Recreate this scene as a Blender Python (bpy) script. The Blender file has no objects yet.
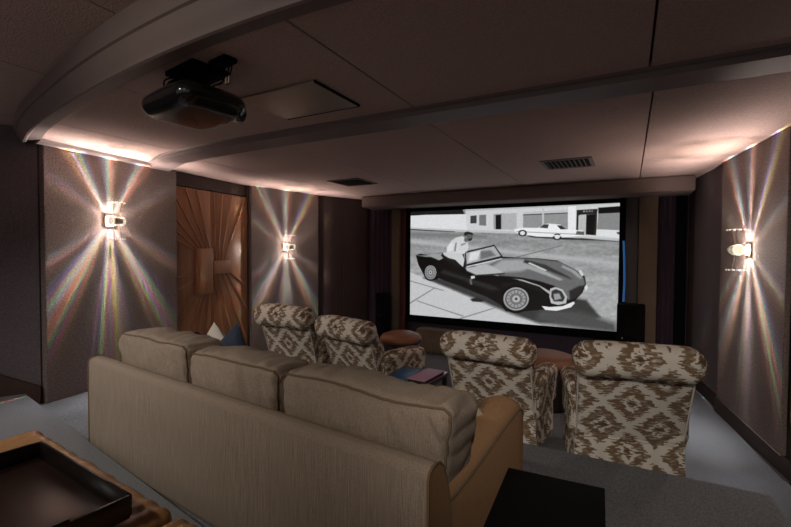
import bpy, bmesh, math, random
import numpy as np
from mathutils import Vector, Matrix, noise

# ------------------------------------------------------------------ camera, world, exposure
SC = bpy.context.scene
COL = SC.collection
PI = math.pi
cam_data = bpy.data.cameras.new('camera')
cam_data.sensor_width = 36
cam_data.lens = 19.563
cam_data.clip_start = 0.02
cam = bpy.data.objects.new('camera', cam_data)
COL.objects.link(cam)
cam.matrix_world = Matrix(((0.879624, -0.018245, 0.475319, 0.0),
                           (0.475633, 0.02148, -0.879381, 0.0),
                           (0.005834, 0.999603, 0.027572, 1.77),
                           (0, 0, 0, 1)))
SC.camera = cam
SC.view_settings.view_transform = 'Standard'
SC.view_settings.look = 'None'
SC.view_settings.exposure = 0.0
SC.view_settings.gamma = 1.0
SC.view_settings.use_curve_mapping = False
W = bpy.data.worlds.new('world')
SC.world = W
W.use_nodes = True
W.node_tree.nodes['Background'].inputs[0].default_value = (0.85, 0.80, 0.82, 1)
W.node_tree.nodes['Background'].inputs[1].default_value = 0.31

def aim(o, target):
    d = Vector(target) - o.location
    o.rotation_euler = d.to_track_quat('-Z', 'Y').to_euler()

def spot(name, loc, target, power, color, angle, blend=0.8, size=0.05):
    l = bpy.data.lights.new(name, 'SPOT')
    l.energy = power; l.color = color; l.spot_size = math.radians(angle)
    l.spot_blend = blend; l.shadow_soft_size = size
    o = bpy.data.objects.new(name, l); COL.objects.link(o)
    o.location = loc; aim(o, target)
    return o

# added unseen fill spots behind the camera, without fixtures, brightening sofa and chairs
spot('added_fill_spot', (-3.9, -0.5, 2.90), (-3.3, 1.6, 0.8), 230, (1.0, 0.96, 0.92), 80, 1.0, 0.06)
spot('added_fill_spot', (-2.0, -0.6, 2.93), (-2.0, 2.2, 0.6), 62, (1.0, 0.87, 0.72), 110, 1.0, 0.06)
spot('added_fill_spot', (0.3, -0.6, 2.93), (0.1, 4.1, 0.5), 190, (1.0, 0.92, 0.84), 62, 1.0, 0.06)

def ray_light(name, loc, normal, power, seed=0):
    """The bulb of a crystal wall light: its cut glass throws narrow rainbow-edged beams up and down the wall."""
    l = bpy.data.lights.new(name, 'POINT')
    l.energy = power; l.color = (1, 1, 1); l.shadow_soft_size = 0.015
    l.use_nodes = True
    nt = l.node_tree; N = nt.nodes; L = nt.links
    em = N['Emission']
    def m(op, a, b=None, c=None):
        n = N.new('ShaderNodeMath'); n.operation = op
        for i, v in enumerate((a, b, c)):
            if v is None: continue
            if isinstance(v, (int, float)): n.inputs[i].default_value = v
            else: L.new(v, n.inputs[i])
        return n.outputs[0]
    tc = N.new('ShaderNodeTexCoord')
    sx = N.new('ShaderNodeSeparateXYZ'); L.new(tc.outputs['Normal'], sx.inputs[0])
    x, y, z = sx.outputs              # local x along the wall, y up, z out of the wall
    s = m('MULTIPLY', z, -1.0)          # >0 : towards the wall
    ramp = N.new('ShaderNodeMapRange'); ramp.interpolation_type = 'SMOOTHSTEP'
    ramp.inputs[1].default_value = 0.018; ramp.inputs[2].default_value = 0.085
    L.new(s, ramp.inputs[0])
    # the cut glass squeezes the light towards grazing angles, so the beams run far along the wall
    graze = m('MULTIPLY', m('POWER', m('ADD', m('MAXIMUM', s, 0.0), 0.012), -2.0), m('MULTIPLY', ramp.outputs[0], m('EXPONENT', m('MULTIPLY', m('MAXIMUM', s, 0.0), -2.2))))
    upness = m('MAXIMUM', y, 0.0)
    outr = N.new('ShaderNodeMapRange'); outr.interpolation_type = 'SMOOTHSTEP'
    outr.inputs[1].default_value = -0.15; outr.inputs[2].default_value = 0.25
    L.new(z, outr.inputs[0]); outward = outr.outputs[0]
    ang = m('ARCTAN2', x, y)   # 0 = straight up
    def lobe(centre, width, gain):
        d = m('SUBTRACT', ang, math.radians(centre))
        if centre > 170:   # wrap
            d = m('SUBTRACT', PI, m('ABSOLUTE', ang))
        q = m('DIVIDE', d, math.radians(width))
        return m('MULTIPLY', m('EXPONENT', m('MULTIPLY', m('MULTIPLY', q, q), -1.0)), gain)
    # fine striping inside each beam
    nz = N.new('ShaderNodeTexNoise'); nz.noise_dimensions = '1D'
    nz.inputs['Scale'].default_value = 55; nz.inputs['Detail'].default_value = 2
    L.new(m('ADD', ang, 3.0 + seed), nz.inputs['W'])
    stripe = m('MULTIPLY', m('SUBTRACT', nz.outputs['Fac'], 0.12), 1.7)
    chan = []
    for k, off in enumerate((1.2, 0.0, -1.2)):
        tot = None
        for c, w, g in ((0, 5.0, 0.75), (-29, 5.2, 0.72), (30, 4.8, 0.7), (-58, 6, 0.14), (62, 6, 0.12),
                        (180, 8.0, 0.85), (150, 5.8, 0.75), (-148, 7.0, 0.7), (-126, 4, 0.2), (120, 5, 0.15)):
            sg = -1 if c < 0 or c == 180 else 1
            v = lobe(c + (off * sg if c != 180 else 0), w - (0.9 * abs(off) if c in (0, 180) else 0) * (k - 1) * -0.6, g)
            tot = v if tot is None else m('ADD', tot, v)
        nk = N.new('ShaderNodeTexNoise'); nk.noise_dimensions = '1D'
        nk.inputs['Scale'].default_value = 21; nk.inputs['Detail'].default_value = 1.0
        L.new(m('ADD', ang, 7.0 + seed + k * 3.7), nk.inputs['W'])
        tint = m('MAXIMUM', m('MULTIPLY', m('SUBTRACT', nk.outputs['Fac'], 0.30), 4.6), 0.12)
        beam = m('MULTIPLY', m('MULTIPLY', m('MULTIPLY', tot, stripe), tint), graze)
        glow = m('ADD', m('MULTIPLY', m('MULTIPLY', upness, outward), (11.5, 9.5, 8.9)[k]), m('ADD', m('MULTIPLY', outward, m('MULTIPLY', m('POWER', m('MAXIMUM', m('MULTIPLY', y, -1.0), 0.0), 7.0), (15.0, 16.6, 19.5)[k])), m('ADD', m('MULTIPLY', outward, (2.9, 2.4, 2.25)[k]), (0.8, 0.66, 0.6)[k])))
        base = m('MULTIPLY', m('MULTIPLY', graze, 0.038), (1.0, 0.87, 0.78)[k])
        chan.append(m('ADD', m('ADD', m('MULTIPLY', beam, (1.0, 0.9, 0.83)[k]), base), glow))
    cc = N.new('ShaderNodeCombineColor')
    for i in range(3): L.new(chan[i], cc.inputs[i])
    L.new(cc.outputs[0], em.inputs['Color'])
    em.inputs['Strength'].default_value = 1.0
    o = bpy.data.objects.new(name, l); COL.objects.link(o)
    n = Vector(normal).normalized()
    up = Vector((0, 0, 1)); side = up.cross(n)
    o.matrix_world = Matrix(((side.x, up.x, n.x, loc[0]), (side.y, up.y, n.y, loc[1]),
                             (side.z, up.z, n.z, loc[2]), (0, 0, 0, 1)))
    return o

# ------------------------------------------------------------------ materials
MATS = {}
def new_mat(name):
    m = bpy.data.materials.new(name); m.use_nodes = True
    MATS[name] = m
    return m, m.node_tree, m.node_tree.nodes['Principled BSDF']

def plain(name, col, rough=0.6, metal=0.0, spec=0.5, bump=0, bscale=200, var=0.0, vscale=3, coat=0, sheen=0):
    m, nt, b = new_mat(name)
    b.inputs['Base Color'].default_value = (*col, 1)
    b.inputs['Roughness'].default_value = rough
    b.inputs['Metallic'].default_value = metal
    b.inputs['Specular IOR Level'].default_value = spec
    b.inputs['Coat Weight'].default_value = coat
    b.inputs['Sheen Weight'].default_value = sheen
    tc = nt.nodes.new('ShaderNodeTexCoord')
    if var:
        n = nt.nodes.new('ShaderNodeTexNoise'); n.inputs['Scale'].default_value = vscale
        n.inputs['Detail'].default_value = 4
        nt.links.new(tc.outputs['Object'], n.inputs['Vector'])
        mx = nt.nodes.new('ShaderNodeMix'); mx.data_type = 'RGBA'
        mx.inputs[6].default_value = (*[c * (1 - var) for c in col], 1)
        mx.inputs[7].default_value = (*[min(1, c * (1 + var)) for c in col], 1)
        nt.links.new(n.outputs['Fac'], mx.inputs[0]); nt.links.new(mx.outputs[2], b.inputs['Base Color'])
    if bump:
        n = nt.nodes.new('ShaderNodeTexNoise'); n.inputs['Scale'].default_value = bscale
        n.inputs['Detail'].default_value = 2
        nt.links.new(tc.outputs['Object'], n.inputs['Vector'])
        bp = nt.nodes.new('ShaderNodeBump'); bp.inputs['Strength'].default_value = bump
        bp.inputs['Distance'].default_value = 0.01
        nt.links.new(n.outputs['Fac'], bp.inputs['Height']); nt.links.new(bp.outputs[0], b.inputs['Normal'])
    return m

def woven(name, col, col2, scale=(300, 300, 300), bump=0.4, rough=0.9, stretch=(1, 1, 1), fine=420, sheen=0.0):
    """fabric: streaky threads in two directions"""
    m, nt, b = new_mat(name)
    b.inputs['Roughness'].default_value = rough
    b.inputs['Specular IOR Level'].default_value = 0.15
    b.inputs['Sheen Weight'].default_value = sheen
    tc = nt.nodes.new('ShaderNodeTexCoord')
    mp = nt.nodes.new('ShaderNodeMapping'); mp.inputs['Scale'].default_value = stretch
    nt.links.new(tc.outputs['Object'], mp.inputs[0])
    n = nt.nodes.new('ShaderNodeTexNoise'); n.inputs['Scale'].default_value = scale[0]; n.inputs['Detail'].default_value = 3
    nt.links.new(mp.outputs[0], n.inputs['Vector'])
    n2 = nt.nodes.new('ShaderNodeTexNoise'); n2.inputs['Scale'].default_value = fine; n2.inputs['Detail'].default_value = 1
    nt.links.new(tc.outputs['Object'], n2.inputs['Vector'])
    ad = nt.nodes.new('ShaderNodeMath'); ad.operation = 'ADD'
    nt.links.new(n.outputs['Fac'], ad.inputs[0]); nt.links.new(n2.outputs['Fac'], ad.inputs[1])
    mr = nt.nodes.new('ShaderNodeMapRange'); mr.inputs[1].default_value = 0.7; mr.inputs[2].default_value = 1.3
    nt.links.new(ad.outputs[0], mr.inputs[0])
    mx = nt.nodes.new('ShaderNodeMix'); mx.data_type = 'RGBA'
    mx.inputs[6].default_value = (*col, 1); mx.inputs[7].default_value = (*col2, 1)
    nt.links.new(mr.outputs[0], mx.inputs[0]); nt.links.new(mx.outputs[2], b.inputs['Base Color'])
    bp = nt.nodes.new('ShaderNodeBump'); bp.inputs['Strength'].default_value = bump; bp.inputs['Distance'].default_value = 0.004
    nt.links.new(ad.outputs[0], bp.inputs['Height']); nt.links.new(bp.outputs[0], b.inputs['Normal'])
    return m

def wood(name, c1, c2, rough=0.45, scale=6, stretch=(6, 6, 0.6)):
    m, nt, b = new_mat(name)
    b.inputs['Roughness'].default_value = rough
    tc = nt.nodes.new('ShaderNodeTexCoord')
    mp = nt.nodes.new('ShaderNodeMapping'); mp.inputs['Scale'].default_value = stretch
    nt.links.new(tc.outputs['Object'], mp.inputs[0])
    n = nt.nodes.new('ShaderNodeTexNoise'); n.inputs['Scale'].default_value = scale; n.inputs['Detail'].default_value = 6
    n.inputs['Distortion'].default_value = 0.6
    nt.links.new(mp.outputs[0], n.inputs['Vector'])
    mx = nt.nodes.new('ShaderNodeMix'); mx.data_type = 'RGBA'
    mx.inputs[6].default_value = (*c1, 1); mx.inputs[7].default_value = (*c2, 1)
    nt.links.new(n.outputs['Fac'], mx.inputs[0]); nt.links.new(mx.outputs[2], b.inputs['Base Color'])
    bp = nt.nodes.new('ShaderNodeBump'); bp.inputs['Strength'].default_value = 0.12; bp.inputs['Distance'].default_value = 0.004
    nt.links.new(n.outputs['Fac'], bp.inputs['Height']); nt.links.new(bp.outputs[0], b.inputs['Normal'])
    return m

def emit(name, col, strength):
    m, nt, b = new_mat(name)
    b.inputs['Base Color'].default_value = (0.02, 0.02, 0.02, 1)
    b.inputs['Emission Color'].default_value = (*col, 1)
    b.inputs['Emission Strength'].default_value = strength
    return m

def clear_glass(name, tint=(0.98, 0.97, 0.94)):
    """thin cut glass: see-through with bright reflections"""
    m, nt, b = new_mat(name)
    nt.nodes.remove(b)
    out = nt.nodes['Material Output']
    tr = nt.nodes.new('ShaderNodeBsdfTransparent'); tr.inputs[0].default_value = (*tint, 1)
    gl = nt.nodes.new('ShaderNodeBsdfGlossy'); gl.inputs['Roughness'].default_value = 0.12
    gl.inputs['Color'].default_value = (1, 0.96, 0.9, 1)
    lw = nt.nodes.new('ShaderNodeLayerWeight'); lw.inputs['Blend'].default_value = 0.45
    mx = nt.nodes.new('ShaderNodeMixShader')
    nt.links.new(lw.outputs['Facing'], mx.inputs[0]); nt.links.new(tr.outputs[0], mx.inputs[1])
    nt.links.new(gl.outputs[0], mx.inputs[2]); nt.links.new(mx.outputs[0], out.inputs[0])
    return m

def ikat(name):
    """cream cloth with brown ogee diamonds whose edges bleed sideways along the threads (UVs in metres)"""
    m, nt, b = new_mat(name)
    N = nt.nodes; L = nt.links
    b.inputs['Roughness'].default_value = 0.9; b.inputs['Specular IOR Level'].default_value = 0.12
    def mt(op, a, c=None, d=None):
        n = N.new('ShaderNodeMath'); n.operation = op
        for i, v in enumerate((a, c, d)):
            if v is None: continue
            if isinstance(v, (int, float)): n.inputs[i].default_value = v
            else: L.new(v, n.inputs[i])
        return n.outputs[0]
    uv = N.new('ShaderNodeUVMap'); uv.uv_map = 'cloth'
    sp = N.new('ShaderNodeSeparateXYZ'); L.new(uv.outputs[0], sp.inputs[0])
    u, v = sp.outputs[0], mt('ADD', sp.outputs[1], 0.13)
    # thread rows about 6 mm tall, each bled by its own amount
    row = mt('SNAP', v, 0.009)
    cb = N.new('ShaderNodeCombineXYZ'); L.new(mt('MULTIPLY', u, 7.0), cb.inputs[0]); L.new(mt('MULTIPLY', row, 150.0), cb.inputs[1])
    n1 = N.new('ShaderNodeTexNoise'); n1.inputs['Scale'].default_value = 1.0; n1.inputs['Detail'].default_value = 2
    L.new(cb.outputs[0], n1.inputs['Vector'])
    du = mt('MULTIPLY', mt('SUBTRACT', n1.outputs['Fac'], 0.5), 0.17)
    uu = mt('ADD', u, du)
    PX, PY = 0.39, 0.44
    tx = mt('PINGPONG', uu, PX / 2); ty = mt('PINGPONG', v, PY / 2)
    d = mt('ADD', mt('DIVIDE', tx, PX / 2), mt('DIVIDE', ty, PY / 2))
    d = mt('MINIMUM', d, mt('SUBTRACT', 2.0, d))
    ramp = N.new('ShaderNodeValToRGB'); ramp.color_ramp.interpolation = 'LINEAR'
    e = ramp.color_ramp.elements
    cream = (0.72, 0.66, 0.57, 1); brown = (0.21, 0.135, 0.08, 1); dark = (0.085, 0.045, 0.025, 1)
    e[0].position = 0.0; e[0].color = dark
    e[1].position = 1.0; e[1].color = cream
    for pos, col in ((0.21, brown), (0.24, cream), (0.37, cream), (0.40, brown), (0.79, brown), (0.82, cream)):
        k = e.new(pos); k.color = col
    L.new(d, ramp.inputs[0])
    # threads of cream running through the brown
    cb2 = N.new('ShaderNodeCombineXYZ'); L.new(mt('MULTIPLY', u, 16.0), cb2.inputs[0]); L.new(mt('MULTIPLY', row, 400.0), cb2.inputs[1])
    n2 = N.new('ShaderNodeTexNoise'); n2.inputs['Scale'].default_value = 1.0; n2.inputs['Detail'].default_value = 1
    L.new(cb2.outputs[0], n2.inputs['Vector'])
    mr = N.new('ShaderNodeMapRange'); mr.inputs[1].default_value = 0.50; mr.inputs[2].default_value = 0.70
    mr.inputs[3].default_value = 0.0; mr.inputs[4].default_value = 0.5
    L.new(n2.outputs['Fac'], mr.inputs[0])
    mx = N.new('ShaderNodeMix'); mx.data_type = 'RGBA'
    L.new(mr.outputs[0], mx.inputs[0]); L.new(ramp.outputs[0], mx.inputs[6]); mx.inputs[7].default_value = cream
    L.new(mx.outputs[2], b.inputs['Base Color'])
    n3 = N.new('ShaderNodeTexNoise'); n3.inputs['Scale'].default_value = 350
    L.new(uv.outputs[0], n3.inputs['Vector'])
    bp = N.new('ShaderNodeBump'); bp.inputs['Strength'].default_value = 0.3; bp.inputs['Distance'].default_value = 0.003
    L.new(n3.outputs['Fac'], bp.inputs['Height']); L.new(bp.outputs[0], b.inputs['Normal'])
    return m

M = {}
M['ceil'] = plain('ceiling_plaster', (0.62, 0.47, 0.425), 0.95, spec=0.1, bump=1.0, bscale=80, var=0.28, vscale=75)
M['seam'] = plain('ceiling_seam', (0.03, 0.02, 0.018), 0.9)
M['mould'] = plain('painted_moulding', (0.23, 0.18, 0.172), 0.55, var=0.06, vscale=6)
M['soffit'] = plain('soffit_fabric', (0.17, 0.125, 0.11), 0.9, bump=0.3)
M['panel'] = woven('wall_panel_fabric', (0.09, 0.068, 0.060), (0.30, 0.235, 0.215), scale=(70,), bump=0.5, fine=260)
M['panel_dark'] = woven('wall_fabric_dark', (0.10, 0.083, 0.088), (0.20, 0.165, 0.172), scale=(90,), bump=0.4, fine=260)
M['wall'] = plain('wall_brown', (0.055, 0.032, 0.028), 0.8, var=0.2, vscale=8)
M['wall_screen_glow'] = plain('wall_screen_glow', (0.035, 0.022, 0.038), 0.8)  # purple of the screen glow painted into the wall colour
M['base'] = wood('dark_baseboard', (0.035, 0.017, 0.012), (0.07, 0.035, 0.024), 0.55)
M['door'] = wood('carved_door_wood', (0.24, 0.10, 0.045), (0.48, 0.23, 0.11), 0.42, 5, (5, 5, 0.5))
M['door2'] = wood('carved_batten_wood', (0.28, 0.125, 0.055), (0.52, 0.26, 0.125), 0.42, 5, (5, 5, 0.5))
M['carpet'] = woven('carpet', (0.09, 0.093, 0.098), (0.24, 0.245, 0.255), scale=(120,), bump=0.9, fine=220, stretch=(1, 1, 1))
M['carpet_low'] = M['carpet']
M['sofa'] = woven('sofa_strie', (0.185, 0.142, 0.108), (0.42, 0.338, 0.262), scale=(60,), bump=0.2, stretch=(8, 8, 0.13), fine=500)
M['sofa_warm_side'] = woven('sofa_side_warmlit', (0.30, 0.17, 0.085), (0.36, 0.21, 0.11), scale=(60,), bump=0.15, fine=330)  # orange-brown tint imitates warm light on the sofa ends
M['piping'] = plain('sofa_piping', (0.16, 0.11, 0.065), 0.9)
M['ikat'] = ikat('ikat_cloth')
M['leather'] = plain('saddle_leather', (0.34, 0.175, 0.075), 0.30, bump=0.25, bscale=60, var=0.25, vscale=5)
M['leather2'] = plain('orange_leather', (0.24, 0.095, 0.045), 0.45, var=0.15, vscale=5)
M['tray'] = plain('black_lacquer', (0.012, 0.009, 0.008), 0.28, coat=0.3)
M['trayfloor'] = plain('tray_leather', (0.022, 0.011, 0.008), 0.3, var=0.3, vscale=14)
M['black'] = plain('black_gloss', (0.008, 0.008, 0.010), 0.18, coat=0.4)
M['blackm'] = plain('black_matt', (0.003, 0.003, 0.003), 0.8, spec=0.08)
M['velvet'] = plain('screen_masking', (0.004, 0.004, 0.004), 0.95, spec=0.05)
M['metal'] = plain('brushed_nickel', (0.62, 0.55, 0.45), 0.28, metal=1)
M['plate'] = plain('brushed_plate', (0.50, 0.42, 0.34), 0.42, metal=0.6)
M['glass'] = clear_glass('cut_glass')
M['bulb'] = emit('lamp_bulb', (1.0, 0.86, 0.62), 10)
M['glowglass'] = emit('lit_glass', (1.0, 0.87, 0.66), 1.1)
M['tan'] = plain('tan_column', (0.12, 0.085, 0.055), 0.9, var=0.1)
M['drape'] = plain('plum_drape', (0.028, 0.014, 0.026), 0.9)
M['drape_red'] = plain('red_drape', (0.085, 0.014, 0.014), 0.85)
M['drape_grey'] = plain('grey_drape', (0.07, 0.062, 0.058), 0.9)
M['vent'] = plain('vent_metal', (0.20, 0.145, 0.13), 0.6)
M['ventdark'] = plain('vent_shadow', (0.004, 0.003, 0.003), 0.9)
M['beige_cloth'] = plain('beige_cloth', (0.36, 0.29, 0.21), 0.9, bump=0.4, bscale=90)
M['blue_cloth'] = plain('navy_cloth', (0.022, 0.034, 0.065), 0.85, bump=0.4, bscale=90)
M['white_cloth'] = plain('white_cloth', (0.62, 0.57, 0.50), 0.9, bump=0.4, bscale=90)
M['dark_cloth'] = plain('dark_throw', (0.03, 0.022, 0.02), 0.95, bump=0.5, bscale=60)
M['mauve'] = plain('mauve_book_cover', (0.42, 0.20, 0.30), 0.5)
M['paper'] = plain('book_pages', (0.45, 0.4, 0.35), 0.9)
M['blue_cover'] = plain('blue_magazine_cover', (0.012, 0.07, 0.17), 0.35)
M['gleam'] = emit('painted_gleam', (0.05, 0.30, 0.85), 0.22)  # emission stands in for a reflected blue gleam
M['lens'] = plain('projector_lens', (0.02, 0.02, 0.03), 0.05, coat=1)
M['chrome'] = plain('bright_metal', (0.7, 0.62, 0.5), 0.2, metal=1)
M['foot'] = plain('dark_feet', (0.02, 0.012, 0.008), 0.4)

# ------------------------------------------------------------------ mesh helpers
class MB:
    def __init__(s): s.v = []; s.f = []; s.m = []; s.uv = None
    def add(s, vs, fs, mi=0):
        k = len(s.v)
        s.v += [tuple(p) for p in vs]
        s.f += [tuple(i + k for i in q) for q in fs]
        s.m += [mi] * len(fs)
        return s
    def box(s, lo, hi, mi=0, mat=None):
        x0, y0, z0 = lo; x1, y1, z1 = hi
        vs = [(x0,y0,z0),(x1,y0,z0),(x1,y1,z0),(x0,y1,z0),(x0,y0,z1),(x1,y0,z1),(x1,y1,z1),(x0,y1,z1)]
        if mat: vs = [mat @ Vector(p) for p in vs]
        return s.add(vs, [(0,3,2,1),(4,5,6,7),(0,1,5,4),(1,2,6,5),(2,3,7,6),(3,0,4,7)], mi)
    def bbox(s, lo, hi, r=0.01, mi=0, mat=None, seg=2):
        """box with rounded edges"""
        bm = bmesh.new()
        bmesh.ops.create_cube(bm, size=1)
        for v in bm.verts:
            v.co = Vector([lo[i] + (v.co[i] + 0.5) * (hi[i] - lo[i]) for i in range(3)])
        bmesh.ops.bevel(bm, geom=bm.edges[:], offset=r, segments=seg, profile=0.5, affect='EDGES')
        return s.frombm(bm, mi, mat)
    def frombm(s, bm, mi=0, mat=None):
        bm.verts.ensure_lookup_table()
        vs = [(mat @ v.co) if mat else v.co.copy() for v in bm.verts]
        fs = [[v.index for v in f.verts] for f in bm.faces]
        bm.free()
        return s.add(vs, fs, mi)
    def prism(s, pts, z0, z1, mi=0):
        """polygon in plan (counterclockwise) raised from z0 to z1"""
        n = len(pts)
        vs = [(x, y, z0) for x, y in pts] + [(x, y, z1) for x, y in pts]
        fs = [tuple(range(n))[::-1], tuple(range(n, 2 * n))] + [(i, (i + 1) % n, n + (i + 1) % n, n + i) for i in range(n)]
        return s.add(vs, fs, mi)
    def sweep(s, path, prof, mi=0, closed_prof=True, caps=True):
        """path: list of (point, side, up) ; prof: list of (a,b) in side/up"""
        n = len(prof); vs = []; fs = []
        for p, sd, up in path:
            for a, b in prof: vs.append(Vector(p) + Vector(sd) * a + Vector(up) * b)
        m = n if closed_prof else n - 1
        for i in range(len(path) - 1):
            for j in range(m):
                a = i * n + j; b = i * n + (j + 1) % n
                fs.append((a, b, b + n, a + n))
        if caps and closed_prof:
            fs.append(tuple(range(n))[::-1]); k = (len(path) - 1) * n
            fs.append(tuple(k + j for j in range(n)))
        return s.add(vs, fs, mi)
    def tube(s, pts, r, n=8, mi=0):
        pts = [Vector(p) for p in pts]; path = []
        prev = None
        for i, p in enumerate(pts):
            t = (pts[min(i + 1, len(pts) - 1)] - pts[max(i - 1, 0)]).normalized()
            if prev is None:
                ref = Vector((0, 0, 1)) if abs(t.z) < 0.9 else Vector((1, 0, 0))
                prev = t.cross(ref).normalized()
            sd = (prev - t * prev.dot(t)).normalized(); prev = sd
            path.append((p, sd, t.cross(sd)))
        prof = [(r * math.cos(2 * PI * k / n), r * math.sin(2 * PI * k / n)) for k in range(n)]
        return s.sweep(path, prof, mi)
    def lathe(s, prof, n=24, c=(0, 0, 0), mi=0, mat=None):
        """profile of (radius, z)"""
        vs = []; fs = []
        for r, z in prof:
            for k in range(n):
                a = 2 * PI * k / n
                p = Vector((c[0] + r * math.cos(a), c[1] + r * math.sin(a), c[2] + z))
                vs.append(mat @ p if mat else p)
        for i in range(len(prof) - 1):
            for k in range(n):
                a = i * n + k; b = i * n + (k + 1) % n
                fs.append((a, b, b + n, a + n))
        fs.append(tuple(range(n))[::-1]); j = (len(prof) - 1) * n
        fs.append(tuple(j + k for k in range(n)))
        return s.add(vs, fs, mi)
    def soft(s, c, size, r, n=14, bulge=(0, 0, 0), warp=None, mi=0, mat=None):
        """soft upholstered block: rounded edges, bulging faces, optional warp(p)->p"""
        hx, hy, hz = [v / 2 for v in size]
        vs = {}; fs = []; out = []
        s.last = None
        def key(p): return tuple(round(q, 5) for q in p)
        def par(i):
            t = -1 + 2 * i / n
            return math.sin(t * PI / 2) * 0.35 + t * 0.65
        def place(p):
            q = Vector((p[0] * hx, p[1] * hy, p[2] * hz))
            cl = Vector([max(-h + r, min(h - r, a)) for a, h in zip(q, (hx, hy, hz))])
            d = q - cl
            if d.length > 1e-9: q = cl + d.normalized() * r
            f = [1 - min(1, abs(a)) ** 2 for a in p]
            q.x += math.copysign(bulge[0] * f[1] * f[2], p[0]) * abs(p[0])
            q.y += math.copysign(bulge[1] * f[0] * f[2], p[1]) * abs(p[1])
            q.z += math.copysign(bulge[2] * f[0] * f[1], p[2]) * abs(p[2])
            if warp: q = warp(q, Vector(p))
            q = q + Vector(c)
            return mat @ q if mat else q
        s.place = place
        def vid(p):
            k = key(p)
            if k not in vs: vs[k] = len(out); out.append(place(p))
            return vs[k]
        for ax in range(3):
            for sg in (-1, 1):
                b, cc = (ax + 1) % 3, (ax + 2) % 3
                for i in range(n):
                    for j in range(n):
                        q = []
                        for di, dj in ((0, 0), (1, 0), (1, 1), (0, 1)):
                            p = [0, 0, 0]; p[ax] = sg; p[b] = par(i + di); p[cc] = par(j + dj)
                            q.append(vid(p))
                        fs.append(q if sg > 0 else q[::-1])
        return s.add(out, fs, mi)
    def build(s, name, mats, parent=None, smooth=True, angle=27, cloth=False, loc=None):
        me = bpy.data.meshes.new(name)
        me.from_pydata(s.v, [], s.f)
        if not isinstance(mats, (list, tuple)): mats = [mats]
        for m in mats: me.materials.append(m)
        me.polygons.foreach_set('material_index', s.m)
        if smooth:
            me.polygons.foreach_set('use_smooth', [True] * len(me.polygons))
            me.set_sharp_from_angle(angle=math.radians(angle))
        if cloth:
            uvl = me.uv_layers.new(name='cloth')
            for p in me.polygons:
                nx, ny, nz = [abs(q) for q in p.normal]
                for li in p.loop_indices:
                    co = me.vertices[me.loops[li].vertex_index].co
                    if ny >= nx * 0.9 or nz > nx: uvc = (co.x, co.z - 0.35 * co.y)
                    else: uvc = (co.y + math.copysign(0.41, co.x), co.z)
                    uvl.data[li].uv = uvc
        me.update()
        o = bpy.data.objects.new(name, me); COL.objects.link(o)
        if parent: o.parent = parent
        if loc: o.location = loc
        return o

def tag(o, label=None, cat=None, group=None, kind=None):
    if label: o['label'] = label
    if cat: o['category'] = cat
    if group: o['group'] = group
    if kind: o['kind'] = kind
    return o

def thing(name, label, cat, loc=(0, 0, 0), rz=0, group=None):
    o = bpy.data.objects.new(name, None); COL.objects.link(o)
    o.empty_display_size = 0.1
    o.location = loc; o.rotation_euler = (0, 0, rz)
    return tag(o, label, cat, group)

def struct(o, label=None):
    o['kind'] = 'structure'
    if label: o['label'] = label
    return o

def copy_tree(o, parent=None):
    c = o.copy(); COL.objects.link(c)
    c.parent = parent
    for ch in list(o.children): copy_tree(ch, c)
    return c

# ------------------------------------------------------------------ the room
LOW, MID, REAR, CEIL, RCEIL = 0.0, 0.33, 0.45, 2.77, 2.98
struct(MB().prism([(-6.2,-3.2),(2.2,-3.2),(2.2,7.6),(-6.2,7.6)], -0.15, LOW).build('floor', M['carpet'], smooth=False))
def step_y(x): return 1.58 - 0.157 * (x + 3.29)
struct(MB().prism([(-6.1, step_y(-6.1)),(0.775, step_y(0.775)),(0.775,3.285),(-6.1,3.31)], 0.0, MID).build('floor_platform', M['carpet'], smooth=False))
struct(MB().prism([(-6.1,-3.2),(0.775,-3.2),(0.775, step_y(0.775)),(-6.1, step_y(-6.1))], 0.0, REAR).build('floor_rear', M['carpet'], smooth=False))

def wall_run(name, pts, z0, z1, thick, mat, side):
    """wall following a plan polyline, thickened away from the room"""
    P = [Vector((*p, 0)) for p in pts]; n = len(P); off = []
    for i in range(n):
        t = (P[min(i + 1, n - 1)] - P[max(i - 1, 0)]).normalized()
        off.append(P[i] + Vector((-t.y, t.x, 0)) * thick * side)
    mb = MB()
    for i in range(n - 1):
        q = [P[i], P[i + 1], off[i + 1], off[i]]
        if side < 0: q = q[::-1]
        mb.prism([(v.x, v.y) for v in q], z0, z1)
    return mb.build(name, mat, smooth=False)

LW = [(-5.72,-3.2),(-5.72,0.35),(-4.81,1.935),(-5.06,3.42),(-5.20,4.72),(-5.14,4.74),(-4.93,6.11),(-4.45,7.2)]
struct(wall_run('wall_left', LW[2:], 0, 3.1, 0.12, M['wall'], 1))
struct(wall_run('wall_rear_left', LW[:3], 0, 3.1, 0.12, M['panel_dark'], 1))  # unlit darkness of this wall put into its fabric colour
RW = [(1.75,-3.2),(1.60,1.2),(1.145,4.36),(0.945,5.90),(0.735,7.2)]
struct(wall_run('wall_right', RW, 0, 3.1, 0.12, M['wall'], -1))
struct(MB().box((-4.7,7.2,0),(1.0,7.32,3.0)).build('wall_front', M['wall_screen_glow'], smooth=False))

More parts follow.
